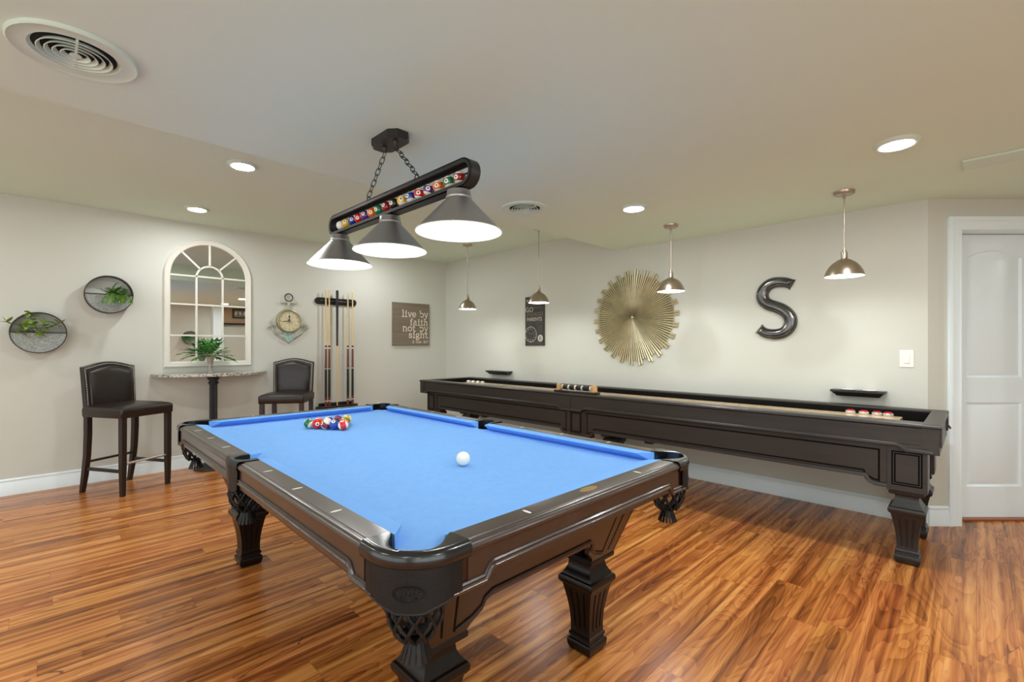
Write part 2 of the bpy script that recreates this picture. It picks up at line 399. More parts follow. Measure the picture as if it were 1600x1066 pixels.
# baseboards
BP = [(0, 0), (0, 0.013), (0.098, 0.013), (0.104, 0.010), (0.116, 0.0095), (0.124, 0.0135), (0.130, 0.011), (0.137, 0.004), (0.137, 0)]
def baseboard(name, f, a, b):
    mb = MB(); mb.loft([[f(a, z, o) for z, o in BP], [f(b, z, o) for z, o in BP]], True, True); return struct(mb.build(name, M_trim, smooth=30))
baseboard('baseboard_back', lambda s_, z, o: (s_, YB-o, z), XL, XR)
baseboard('baseboard_right', lambda s_, z, o: (XR-o, s_, z), YB, 0.24)
baseboard('baseboard_angled', DW, 0.0, 0.137)
baseboard('baseboard_left', lambda s_, z, o: (XL+o, s_, z), YB, YF)
baseboard('baseboard_front', lambda s_, z, o: (s_, YF+o, z), XL, 7.0)
# door with casing
casing = MB(); CP = [(0, 0), (0, 0.016), (0.012, 0.020), (0.030, 0.018), (0.036, 0.012), (0.070, 0.010), (0.078, 0.014), (0.086, 0.014), (0.092, 0.008), (0.092, 0)]
casing.sweep([(0.137, 0), (0.137, 2.137), (1.051, 2.137), (1.051, 0)], [(-a, b) for a, b in CP], DW)
struct(casing.build('trim_1', M_trim, smooth=30))
jb = MB()
jb.prism([(0.224, 0), (0.234, 0), (0.234, 2.05), (0.224, 2.05)], DW, 0.004, -0.15)
jb.prism([(0.954, 0), (0.964, 0), (0.964, 2.05), (0.954, 2.05)], DW, 0.004, -0.15)
jb.prism([(0.224, 2.05), (0.964, 2.05), (0.964, 2.058), (0.224, 2.058)], DW, 0.004, -0.15)
struct(jb.build('trim_2', M_trim, smooth=0))
struct(MB().prism([(0.234, 0.001), (0.954, 0.001), (0.954, 0.012), (0.234, 0.012)], DW, -0.08, -0.16).build('trim_3', mat('threshold_wood', srgb(150, 84, 44), 0.4), smooth=0))
door = empty('door_1', DW(0.594, 0.012, -0.13)); door['kind'] = 'structure'
Di = Vector(door.location)
def DL(u, v, o): p = Vector(DW(0.594+u, v+0.012, -0.13+o)); return tuple(p-Di)
sl = MB()
# slab front with two recessed, raised-field panels
def arch_top(hw, z0, z1, n=14): return [(hw-2*hw*i/n, z0+(z1-z0)*(1-(2*i/n-1)**2)) for i in range(n+1)]
up_o = [(-0.199, 1.004), (0.199, 1.004)]+arch_top(0.199, 1.868, 1.923)
lo_o = [(-0.199, 0.219), (0.199, 0.219), (0.199, 0.824), (-0.199, 0.824)]
sl.prism([(-0.356, 0), (0.356, 0), (0.356, 2.032), (-0.356, 2.032)], DL, -0.035, -0.014)
# face plate pieces around the panels
sl.prism([(-0.356, 0), (-0.199, 0), (-0.199, 2.032), (-0.356, 2.032)], DL, -0.014, 0)
sl.prism([(0.199, 0), (0.356, 0), (0.356, 2.032), (0.199, 2.032)], DL, -0.014, 0)
sl.prism([(-0.199, 0), (0.199, 0), (0.199, 0.219), (-0.199, 0.219)], DL, -0.014, 0)
sl.prism([(-0.199, 0.824), (0.199, 0.824), (0.199, 1.004), (-0.199, 1.004)], DL, -0.014, 0)
sl.prism([(0.199, 2.032), (-0.199, 2.032)]+arch_top(0.199, 1.868, 1.923)[::-1], DL, -0.014, 0)
sl.build('door_slab', M_trim, door, smooth=0)
def inset(poly, d):
    n = len(poly); out = []
    for i in range(n):
        a, P, b = Vector(poly[i-1]), Vector(poly[i]), Vector(poly[(i+1) % n])
        d1 = (P-a).normalized(); d2 = (b-P).normalized(); n1 = Vector((-d1.y, d1.x)); n2 = Vector((-d2.y, d2.x)); nn = (n1+n2).normalized()
        q = P+nn*d/max(0.4, nn.dot(n1)); out.append((q.x, q.y))
    return out
for poly in (up_o, lo_o):
    pm = MB(); rings = [[DL(u, v, o) for u, v in inset(poly, d)] for d, o in ((0, 0.0), (0.010, -0.0125), (0.016, -0.013), (0.042, -0.002))]
    pm.loft(rings, True, False); n = len(poly); pm.add(rings[-1], [tuple(range(n))])
    pm.build('panel', M_trim, door, smooth=25)
hd = MB(); hb = Vector(DL(0.300, 0.915, 0)); hn = Vector((dn.x, dn.y, 0)); hdv = Vector((dd.x, dd.y, 0))
hd.tube([hb, hb+hn*0.012], 0.027, 20); hd.tube([hb+hn*0.012, hb+hn*0.05], 0.009, 12)
hd.tube([hb+hn*0.05+hdv*0.008, hb+hn*0.055-hdv*0.05, hb+hn*0.05-hdv*0.10], 0.008, 12)
hd.build('door_handle', M_chrome, door)

# wall behind the camera, seen only in the mirror: tan bay, white column, ledge
struct(MB().box((3.12, YF+0.10, 1.131), (0.22, 0.20, 2.262)).build('trim_4', M_trim, smooth=0))
struct(MB().box((5.1, YF+0.02, 2.05), (3.7, 0.04, 0.42)).build('trim_5', M_tan, smooth=0))
struct(MB().box((5.1, YF+0.05, 1.82), (3.7, 0.10, 0.04)).build('trim_6', M_blk, smooth=0))
pf = empty('framed_sign', (3.80, YF+0.04, 2.09)); tag(pf, 'dark framed sign seen reversed in the arched mirror', 'picture')
fm = MB(); fm.sweep([(-0.33, -0.12), (0.33, -0.12), (0.33, 0.12), (-0.33, 0.12)], [(0, 0), (0, 0.03), (0.03, 0.03), (0.03, 0)], lambda u, v, o: (u, o, v), closed=True); fm.build('frame', M_blk, pf)
MB().box((0, 0.008, 0), (0.62, 0.012, 0.2)).build('backing', mat('grey_print', srgb(128, 124, 112), 0.7), pf, smooth=0)
marks = MB()
for i in range(6): marks.box((-0.25+0.1*i, 0.016, 0.01), (0.05, 0.003, 0.09), rot=Matrix.Rotation(0.3*(-1)**i, 3, 'Y'))
marks.build('print_marks', M_chalkw, pf, smooth=0)
def hoop_planter(name, loc, r, leaf_mat, kind, wall_rot):
    pass

def added_window_frame(name, f, w, h, nx):  # frame for an invented window around a fill light
    m_ = MB(); m_.sweep([(-w/2, -h/2), (w/2, -h/2), (w/2, h/2), (-w/2, h/2)], [(-0.08, 0), (-0.08, 0.02), (0, 0.035), (0, 0)], f, closed=True)
    for i in range(1, nx): m_.prism([(-w/2+w*i/nx-0.03, -h/2), (-w/2+w*i/nx+0.03, -h/2), (-w/2+w*i/nx+0.03, h/2), (-w/2+w*i/nx-0.03, h/2)], f, 0.005, 0.05)
    struct(m_.build(name, M_trim, smooth=0))
added_window_frame('window_1', lambda u, v, o: (XL+o, 1.9+u, 1.25+v), 5.6, 1.9, 4)  # unseen window added to go with the left fill light
added_window_frame('window_2', lambda u, v, o: (-0.9+u, YF+o, 1.25+v), 3.8, 1.9, 3)  # unseen window added to go with the fill behind the camera

# ------------------------------------------------------------------ ceiling fittings
def downlight():
    t = empty('recessed_light')
    MB().lathe([(0.070, -0.016), (0.078, -0.017), (0.090, -0.008), (0.096, -0.001), (0.096, 0)], n=40).build('trim_ring', M_white, t)
    MB().lathe([(0.0005, -0.015), (0.071, -0.015)], n=40).build('lens', M_lens, t)
    return t
DLs = [((0.985, 3.63, ZH), 'round recessed light in raised ceiling, the nearer of its two'), ((1.0, 5.07, ZH), 'round recessed light in raised ceiling, nearest the arched mirror'),
       ((3.02, 0.285, ZL), 'round recessed light in low ceiling nearest the white door'), ((3.06, 1.785, ZL), 'small round recessed light in low ceiling before the metal sunburst'),
       ((3.06, -1.25, ZL), 'recessed light behind the camera, reflected in the arched mirror')]
hid = [(-1.3, 3.63, ZH), (-1.3, 5.07, ZH), (-1.4, 1.8, ZL), (-1.4, 0.0, ZL), (0.6, -1.2, ZL), (-1.4, -1.4, ZL), (1.6, 0.1, ZL), (5.4, -1.6, ZL), (2.98, 5.05, ZH)]  # all but the last: extra lamps added out of view for light
dl0 = downlight()
for i, (p, lb) in enumerate(DLs):
    o = dl0 if i == 0 else copy_tree(dl0); o.location = p; tag(o, lb, 'ceiling light', 'recessed ceiling lights')
hw_ = ['in the raised ceiling left of the wall planters, nearer the soffit', 'in the raised ceiling left of the wall planters, nearer the back wall', 'left of the pool table, beyond the large vent', 'left of the camera by the side windows', 'behind the camera by the rear windows', 'in the rear left corner of the room', 'just above and right of the camera', 'past the white door at the room end', 'in the raised ceiling before the lettered board, behind the middle lamp shade']
for p, wds in zip(hid, hw_):
    o = copy_tree(dl0); o.location = p; tag(o, 'recessed light '+wds, 'ceiling light', 'recessed ceiling lights')

def vent(r):
    t = empty('ceiling_vent')
    MB().lathe([(0.645*r, -0.001), (0.70*r, -0.010), (0.78*r, -0.009), (0.92*r, -0.010), (0.97*r, -0.013), (r, -0.008), (r, 0)], n=56).build('outer_ring', M_white, t)
    MB().lathe([(0.0005, -0.001), (0.70*r, -0.0008)], n=40).build('duct_opening', M_void, t)
    for k in (0.52, 0.405, 0.29, 0.175):
        MB().lathe([((k-0.005)*r, -0.003), ((k+0.045)*r, -0.015), ((k+0.060)*r, -0.014), ((k+0.010)*r, -0.002)], n=48).build('louver_ring', M_white, t)
    sp = MB(); sp.box((0, 0, -0.008), (1.28*r, 0.007, 0.010), rz=PI/2); sp.build('spoke', M_white, t, smooth=0)
    MB().lathe([(0.0005, -0.014), (0.10*r, -0.013), (0.06*r, -0.003)], n=24).build('hub', M_white, t)
    return t
v0 = vent(0.172); v0.location = (0.081, 2.218, ZL); tag(v0, 'large round white ceiling vent in the upper left, nearest the camera', 'vent', 'round ceiling vents')
v1 = copy_tree(v0); v1.location = (2.508, 2.363, ZL); tag(v1, 'small-looking round ceiling vent right of the billiard lamp', 'vent', 'round ceiling vents')
cp = MB(); cp.box((3.65, -0.22, ZL-0.006), (0.18, 0.55, 0.012)); tag(cp.build('ceiling_register', M_white, smooth=0, bevel=0.003), 'flat pale rectangular register in ceiling above the white door', 'vent')

# light switch
sw = empty('light_switch', (XR, 0.352, 1.153)); tag(sw, 'white rocker light switch on wall left of the door', 'switch')
M_sw = mat('switch_white', srgb(244, 240, 232), 0.35)
MB().box((-0.003, 0, 0), (0.006, 0.078, 0.122)).build('cover_plate', M_sw, sw, bevel=0.002)
MB().box((-0.007, 0, 0), (0.006, 0.034, 0.066)).build('rocker', M_sw, sw, bevel=0.002)

# ------------------------------------------------------------------ pool table
PT = empty('pool_table', (1.206, 2.047, 0), math.radians(-0.7045))
tag(PT, 'dark espresso pool table with bright blue cloth in the foreground', 'pool table')
NX, NY = 0.5588, 1.1176            # nose lines
OUT = 0.128
RX, RY = NX+OUT, NY+OUT
ZT = 0.800; ZB = 0.762
PC = (NX+0.034, NY+0.034); PRAD = 0.066; HC = (NX+0.050, NY+0.050); HRAD = 0.044          # corner pocket
SC = NX+0.072; SRAD = 0.050                       # side pocket centre, radius
# bed
poly = []
def qpoly():
    pts = []
    ex, ey = NX+0.045, NY+0.045
    corners = [(1, -1), (1, 1), (-1, 1), (-1, -1)]
    # go counter-clockwise starting right side going up
    def corner(sx, sy, rev):
        a = math.asin(min(1, (ex-HC[0])/HRAD)); pp = []
        # arc from point on x=ex line to point on y=ey line, bulging into the bed
        t0 = math.atan2(-(math.sqrt(HRAD**2-(ex-HC[0])**2)), ex-HC[0]); t1 = -PI-(-PI/2+0)-0
        st = t0; en = -PI-math.atan2(-(math.sqrt(HRAD**2-(ey-HC[1])**2)), -(ey-HC[1]))
        en = math.atan2(ey-HC[1], -math.sqrt(HRAD**2-(ey-HC[1])**2)); en = en-2*PI if en > 0 else en
        arcp = [(HC[0]+HRAD*math.cos(st+(en-st)*i/12), HC[1]+HRAD*math.sin(st+(en-st)*i/12)) for i in range(13)]
        arcp = [(x*sx, y*sy) for x, y in arcp]
        return arcp[::-1] if rev else arcp
    def side(sx):
        h = math.sqrt(max(0, SRAD**2-(ex-SC)**2)); a0 = math.atan2(-h, ex-SC); a1 = math.atan2(h, ex-SC)-2*PI
        pp = [(SC+SRAD*math.cos(a0+(a1-a0)*i/10), SRAD*math.sin(a0+(a1-a0)*i/10)) for i in range(11)]
        return pp if sx > 0 else [(-x, y) for x, y in pp[::-1]]
    pts += side(1)+corner(1, 1, False)+corner(-1, 1, True)+side(-1)+corner(-1, -1, False)+corner(1, -1, True)
    return pts
bed = MB(); bed.prism(qpoly(), XYZ, ZB-0.03, ZB); bed.build('cloth_bed', M_cloth, PT, smooth=0)
# slate frame under the bed, dark
# rails: six straight lengths
RP = [(0.050, 0.700), (0.050, 0.7985), (0.100, 0.7995), (0.106, 0.7990), (0.108, 0.7970), (0.111, 0.7965), (0.117, 0.7960), (0.124, 0.7915), (0.128, 0.7840), (0.127, 0.7770), (0.122, 0.7720), (0.120, 0.7700), (0.120, 0.700)]
CPR = [(0.050, 0.7975), (0.012, 0.7965), (0.002, 0.7955), (0.0, 0.7935), (0.003, 0.7905), (0.042, 0.763), (0.050, 0.763)]
CC = 0.085   # nose cut from corner
rails = []
def rail(axis, side, a, b, cuts):
    """axis 'y': runs along y at x side; a..b wood extents; cuts = (nose a, back a, nose b, back b)"""
    def f(s_, o, z):
        if axis == 'y': return (side*(NX+o), s_, z)
        return (s_, side*(NY+o), z)
    mb = MB(); mb.loft([[f(a, o, z) for o, z in RP], [f(b, o, z) for o, z in RP]]); r_ = mb.build('rail', M_espd, PT, smooth=35)
    mc = MB()
    def cut(k, o): n_, bk = cuts[2*k], cuts[2*k+1]; return n_+(bk-n_)*(o/0.05)
    mc.loft([[f(cut(0, o), o, z) for o, z in CPR], [f(cut(1, o), o, z) for o, z in CPR]]); mc.build('cushion', M_cush, PT, smooth=35)
    return r_, f
def sight(par, f, s_, axis):
    m_ = MB(); pts = []
    for k in range(12):
        a = 2*PI*k/12; u = 0.016*math.cos(a); v = 0.0048*math.sin(a)
        pts.append((u, v))
    # long axis across the rail
    m_.prism([(v, u) for u, v in pts], lambda p, q, o: f(s_+p, 0.082+q, 0.7996+o), 0, 0.0006); m_.build('sight', M_pearl, par, smooth=0)
inch = 0.0254
segs = []
for sx in (-1, 1):
    for lo in (True, False):
        if lo: a, b = -RY+0.175, -0.075; cuts = (-NY+CC, -NY+CC-0.052, -0.066, -0.048)
        else: a, b = 0.075, RY-0.175; cuts = (0.066, 0.048, NY-CC, NY-CC+0.052)
        r_, f = rail('y', sx, a, b, cuts)
        for k in (1, 2, 3): sight(r_, f, (k*11-44)*inch if lo else k*11*inch, 'y')
        segs.append(('y', sx, a, b, f, lo))
for sy in (-1, 1):
    a, b = -RX+0.175, RX-0.175
    r_, f = rail('x', sy, a, b, (-NX+CC, -NX+CC-0.052, NX-CC, NX-CC+0.052))
    for k in (-1, 1): sight(r_, f, k*11*inch, 'x')
    md = MB(); md.prism([(0.040*math.cos(2*PI*i/24), 0.0165*math.sin(2*PI*i/24)) for i in range(24)], lambda p, q, o: f(p, 0.078+q, 0.7994+o), 0, 0.0008)
    md.build('oval_medallion', M_brass, r_, smooth=0)
    segs.append(('x', sy, a, b, f, None))
# outer face below the rail cap with its stepped lower moulding
TP = [(0.0, -0.004), (0.0, 0.006), (0.003, 0.0085), (0.007, 0.0085), (0.0095, 0.005), (0.012, 0.004), (0.0145, 0.006), (0.018, 0.007), (0.021, 0.003), (0.021, -0.004)]
for axis, sd, a, b, f, lo in segs:
    g = lambda u, v, o, f=f: f(u, 0.120+o, v)
    e = 0.045; st = 0.055
    zm, ze = 0.7165, 0.690
    if axis == 'y':
        if lo: path = [(a-e, ze), (a+st, ze), (a+st+0.012, ze+0.014), (a+st+0.020, zm-0.002), (a+st+0.028, zm), (b, zm)]
        else: path = [(a, zm), (b-st-0.028, zm), (b-st-0.020, zm-0.002), (b-st-0.012, ze+0.014), (b-st, ze), (b+e, ze)]
    else:
        path = [(a-e, ze), (a+st, ze), (a+st+0.012, ze+0.014), (a+st+0.020, zm-0.002), (a+st+0.028, zm), (b-st-0.028, zm), (b-st-0.020, zm-0.002), (b-st-0.012, ze+0.014), (b-st, ze), (b+e, ze)]
    mb = MB(); mb.sweep(path, TP, g); mb.build('rail_molding', M_espd, PT, smooth=35)
    fb = MB(); top = [(path[-1][0], 0.771), (path[0][0], 0.771)]
    fb.prism(path+top, lambda u, v, o, f=f: f(u, 0.118+o, v), -0.02, 0.0); fb.build('rail_fascia', M_esp, PT, smooth=0)
# pockets
def outer_path(inset_=0.0, n=10, A=0.175):
    """outer outline at a corner (+x,+y), from the long side round to the short side"""
    R = 0.135
    rx, ry = RX-inset_, RY-inset_; r = R-inset_
    pts = [(rx, RY-A-0.004), (rx, RY-A+0.02)]
    pts += arc(RX-R, RY-R, r, 0, PI/2, n)
    pts += [(RX-A+0.02, ry), (RX-A-0.004, ry)]
    return pts
def lin(a, b, t): return a+(b-a)*t
def resample(pts, n):
    L = [0]
    for i in range(1, len(pts)): L.append(L[-1]+math.dist(pts[i-1], pts[i]))
    out = []
    for k in range(n+1):
        t = L[-1]*k/n; i = 1
        while i < len(L)-1 and L[i] < t: i += 1
        u = (t-L[i-1])/max(1e-9, L[i]-L[i-1]); out.append((lin(pts[i-1][0], pts[i][0], u), lin(pts[i-1][1], pts[i][1], u)))
    return out
def corner_pocket(sx, sy, stamp):
    P = empty('corner_pocket', (0, 0, 0)); P.parent = PT
    n = 36
    outp = [resample(outer_path(i_), n) for i_ in (0.0, 0.006, 0.016)]
    # inner horseshoe: from wood/cloth boundary on the long side, round the hole, to the short side
    ins = []
    hx, hy = PC
    e0 = (NX+0.052, RY-0.179); e1 = (RX-0.179, NY+0.052)
    a0 = math.radians(-38); a1 = math.radians(128)
    ring = arc(hx, hy, PRAD-0.004, a0, a1, 24)
    inner = resample([e0]+[(NX+0.052, NY-0.045)]+ring+[(NX-0.045, NY+0.052)]+[e1], n)
    m_ = lambda p: (p[0]*sx, p[1]*sy)
    def row(pts, z): return [(m_(p)[0], m_(p)[1], z) for p in pts]
    mb = MB()
    out_b = resample(outer_path(-0.003), n)
    mb.loft([row(inner, 0.766), row(inner, 0.7995), row(inner, 0.8010), row(outp[2], 0.8035), row(outp[1], 0.8020), row(outp[0], 0.796), row(out_b, 0.786), row(out_b, 0.776), row(outp[0], 0.768), row(outp[1], 0.765), row(inner, 0.766)], close=False)
    mb.build('pocket_iron', M_iron, P, smooth=50)
    # hanging leather apron
    sk = MB(); o1 = resample(outer_path(0.001, A=0.150), n); o2 = resample(outer_path(0.007, A=0.150), n)
    def zb(i):
        t = abs(i/n-0.5)*2
        return 0.672+0.022*min(1, max(0, (t-0.25)/0.55))**0.8 + (0.004 if t > 0.93 else 0)
    L1 = [[(m_(p)[0], m_(p)[1], lin(0.768, zb(i), k/6)) for i, p in enumerate(o1)] for k in range(7)]
    L2 = [[(m_(p)[0], m_(p)[1], lin(0.768, zb(i), k/6)) for i, p in enumerate(o2)] for k in range(6, -1, -1)]
    sk.loft(L1+L2+[L1[0]], close=False); so = sk.build('leather_apron', M_leather, P, smooth=50)
    hem = MB(); hem.tube([(m_(p)[0], m_(p)[1], zb(i)+0.001) for i, p in enumerate(resample(outer_path(0.003, A=0.150), n))], 0.0032, 6); hem.build('leather_piping', M_leather, P)
    if stamp:   # embossed oval with a band of small lettering-like ridges
        st = MB(); d = Vector((sx, sy, 0)).normalized(); tdir = Vector((0, 0, 1)).cross(d)
        cc = Vector((sx*(RX-0.135), sy*(RY-0.135), 0.716))
        def onskin(u, v, o=0.0):
            a = u/0.135; dv = d*math.cos(a)+tdir*math.sin(a)
            return cc+dv*(0.1345+o)+Vector((0, 0, v))
        for rx_, rz_ in ((0.036, 0.0185), (0.032, 0.0155)):
            st.tube([onskin(rx_*math.cos(2*PI*i/40), rz_*math.sin(2*PI*i/40)) for i in range(40)], 0.0009, 5, closed=True)
        for i in range(9):
            a = PI*(0.16+0.68*i/8); st.tube([onskin(0.026*math.cos(a), 0.0085*math.sin(a)), onskin(0.029*math.cos(a), 0.0125*math.sin(a))], 0.0012, 5)
        for i in range(5): st.tube([onskin(-0.018+0.009*i, -0.004), onskin(-0.014+0.009*i, 0.004)], 0.0012, 5)
        for zz in (-0.007, -0.0095): st.tube([onskin(-0.019, zz), onskin(0.019, zz)], 0.0008, 5)
        st.build('embossed_oval', M_leather, P)
    liner = MB(); liner.lathe([(HRAD+0.001, 0.7605), (HRAD+0.001, 0.70), (HRAD-0.006, 0.665)], (HC[0]*sx, HC[1]*sy, 0), 28); (liner).build('pocket_liner', M_gut, P)
    net_and_fringe(P, hx*sx, hy*sy, 0.665, math.atan2(sy, sx))
    return P
def net_and_fringe(P, cx, cy, z0, ang, k=1.0):
    net = MB(); K = 10
    zs = [z0+0.012, z0-0.022, z0-0.052, z0-0.078]; rs = [0.064, 0.062, 0.052, 0.036]
    def pt(j, a): return (cx+rs[j]*math.cos(a), cy+rs[j]*math.sin(a), zs[j])
    for i in range(K):
        for j in range(3):
            a = 2*PI*(i+0.5*(j % 2))/K; d = PI/K
            for sgn in (-1, 1):
                p, q = pt(j, a), pt(j+1, a+sgn*d); mid = ((p[0]+q[0])/2*1.0+0.004*math.cos(a), (p[1]+q[1])/2+0.004*math.sin(a), (p[2]+q[2])/2)
                net.tube([p, mid, q], 0.0048, 6)
    net.build('leather_net', M_leather, P)
    bag = MB(); bag.lathe([(0.036, z0-0.074), (0.022, z0-0.084), (0.018, z0-0.090), (0.0005, z0-0.088)], (cx, cy, 0), 16); bag.build('net_base', M_leather, P)
    fr = MB()
    for i in range(16):
        a = 2*PI*i/16; r0, r1 = 0.020, 0.036
        fr.bar((cx+r0*math.cos(a), cy+r0*math.sin(a), z0-0.084), (cx+r1*math.cos(a), cy+r1*math.sin(a), z0-0.128), 0.0085, 0.003, up=(math.cos(a), math.sin(a), 0.2))
    fr.build('fringe', M_leather, P, smooth=0)
for sx in (-1, 1):
    for sy in (-1, 1): corner_pocket(sx, sy, sx*sy > 0 or True)
def side_pocket(sx):
    P = empty('side_pocket', (0, 0, 0)); P.parent = PT
    n = 24
    inner = resample([(NX+0.051, -0.074), (NX+0.051, -0.052)]+arc(SC, 0, SRAD-0.004, math.radians(-115), math.radians(115), 16)+[(NX+0.051, 0.052), (NX+0.051, 0.074)], n)
    def op(e): return resample([(RX-e, -0.077), (RX-e+0.004, -0.055), (RX-e+0.010, 0), (RX-e+0.004, 0.055), (RX-e, 0.077)], n)
    row = lambda pts, z: [(p[0]*sx, p[1], z) for p in pts]
    mb = MB(); mb.loft([row(inner, 0.766), row(inner, 0.7995), row(inner, 0.801), row(op(0.010), 0.8035), row(op(0.003), 0.801), row(op(-0.002), 0.794), row(op(-0.003), 0.776), row(op(0.0), 0.766), row(inner, 0.766)], close=False)
    mb.build('pocket_iron', M_leather, P, smooth=50)
    sk = MB()
    def zb(i): return 0.678+0.018*(abs(i/n-0.5)*2)**2
    a_, b_ = op(0.0), op(0.006)
    A1 = [[(p[0]*sx, p[1]*lin(1, 0.90, k/5), lin(0.768, zb(i), k/5)) for i, p in enumerate(a_)] for k in range(6)]
    A2 = [[(p[0]*sx, p[1]*lin(1, 0.90, k/5), lin(0.768, zb(i), k/5)) for i, p in enumerate(b_)] for k in range(5, -1, -1)]
    sk.loft(A1+A2+[A1[0]], close=False); sk.build('leather_apron', M_leather, P, smooth=50)
    MB().lathe([(SRAD+0.001, 0.7605), (SRAD, 0.70), (SRAD-0.004, 0.668)], (SC*sx, 0, 0), 24).build('pocket_liner', M_gut, P)
    net_and_fringe(P, SC*sx, 0, 0.672, 0)
side_pocket(-1); side_pocket(1)
# underframe
MB().box((0, 0, 0.716), (2*NX+0.02, 2*NY+0.02, 0.030)).build('slate_bed', M_blk, PT, smooth=0)
# sloping aprons
AB = (0.462, 0.985); AT = (0.556, 1.092); z0_, z1_ = 0.405, 0.705
def apron(axis, sd):
    iax = 0 if axis == 'y' else 1
    outb, outt = (AB[0], AT[0]) if axis == 'y' else (AB[1], AT[1])
    hb, ht = (AB[1], AT[1]) if axis == 'y' else (AB[0], AT[0])
    def f(u, z, o):
        t = (z-z0_)/(z1_-z0_); out = lin(outb, outt, t)+o; half = lin(hb, ht, t)
        s_ = u*half/hb if abs(u) > hb-0.001 else u*lin(1, half/hb, (abs(u)/hb)**2)
        return (sd*out, s_, z) if axis == 'y' else (s_, sd*out, z)
    w = hb
    low = [(-w, z0_), (-w+0.15, z0_), (-w+0.165, 0.425), (-w+0.20, 0.452), (-w+0.205, 0.478), (-w+0.225, 0.492), (w-0.225, 0.492), (w-0.205, 0.478), (w-0.20, 0.452), (w-0.165, 0.425), (w-0.15, z0_), (w, z0_)]
    if axis == 'y': low = [(-w, z0_), (-w+0.15, z0_), (-w+0.165, 0.425), (-w+0.20, 0.452), (-w+0.205, 0.478), (-w+0.225, 0.492), (-0.4, 0.492), (0, 0.492), (0.4, 0.492), (w-0.225, 0.492), (w-0.205, 0.478), (w-0.20, 0.452), (w-0.165, 0.425), (w-0.15, z0_), (w, z0_)]
    ap = MB()
    # quads column by column keeps the slope true
    cols = []
    xs = sorted(set([p[0] for p in low]+[lin(-w, w, i/12) for i in range(13)]))
    def zl(u):
        for (a, za), (b, zb_) in zip(low, low[1:]):
            if a-1e-9 <= u <= b+1e-9: return za if b-a < 1e-9 else lin(za, zb_, (u-a)/(b-a))
        return z0_
    rings = [[f(u, zl(u), 0), f(u, z1_, 0), f(u, z1_, -0.02), f(u, zl(u), -0.02)] for u in xs]
    ap.loft(rings, True, True); A = ap.build('apron', M_esp, PT, smooth=0)
    ml = MB(); ins = [(u, z+0.016) for u, z in low[1:-1]]; ins = [(-w+0.105, z0_+0.016)]+ins[1:-1]+[(w-0.105, z0_+0.016)]
    ml.sweep(ins, [(0, -0.002), (0, 0.004), (0.003, 0.006), (0.006, 0.004), (0.009, 0.006), (0.012, 0.004), (0.012, -0.002)], f); ml.build('apron_molding', M_esp, A, smooth=40)
    gr = MB()
    for sg in (-1, 1):
        for d in (0.058, 0.100):
            gr = MB(); gr.prism([(sg*(w-d)-0.0035, z0_+0.02), (sg*(w-d)+0.0035, z0_+0.02), (sg*(w-d)+0.0035, z1_-0.005), (sg*(w-d)-0.0035, z1_-0.005)], f, 0, 0.0006)
            gr.build('apron_groove', M_groove, A, smooth=0)
for ax in ('x', 'y'):
    for sd in (-1, 1): apron(ax, sd)
LEGSEC = [(0, .043), (.004, .050), (.020, .056), (.040, .0585), (.047, .056), (.050, .049), (.058, .048), (.062, .0525), (.072, .0525), (.076, .047), (.085, .0465), (.095, .0466), (.097, .0466), (.12, .047), (.16, .050), (.20, .056), (.24, .064), (.252, .0665), (.254, .067), (.268, .0705), (.272, .0715), (.275, .077), (.285, .083), (.298, .084), (.308, .080), (.311, .072), (.316, .071), (.330, .062), (.345, .055), (.365, .052), (.375, .054), (.378, .070), (.383, .078), (.395, .080), (.405, .076), (.410, .070)]
def leg_mesh():
    mb = MB(); rings = []
    for z, h in LEGSEC:
        g = 0.005 if 0.096 < z < 0.253 else 0.0
        side = [(-1, 0)]
        for c in (-0.5, 0, 0.5):
            for u, dpt in ((-0.085, 0), (-0.05, 1), (0.05, 1), (0.085, 0)): side.append((c+u, dpt))
        ring = []
        for k in range(4):
            for u, dpt in side:
                x, y = u*h, -h+dpt*g
                a = k*PI/2; ring.append((x*math.cos(a)-y*math.sin(a), x*math.sin(a)+y*math.cos(a), z))
        rings.append(ring)
    mb.loft(rings); return mb
leg0 = leg_mesh().build('leg', M_blkleg, PT, smooth=28)
leg0.location = (-0.385, -0.905, 0)
for sx, sy in ((1, -1), (-1, 1), (1, 1)):
    l = leg0.copy(); C.objects.link(l); l.parent = PT; l.location = (sx*0.385, sy*0.905, 0)

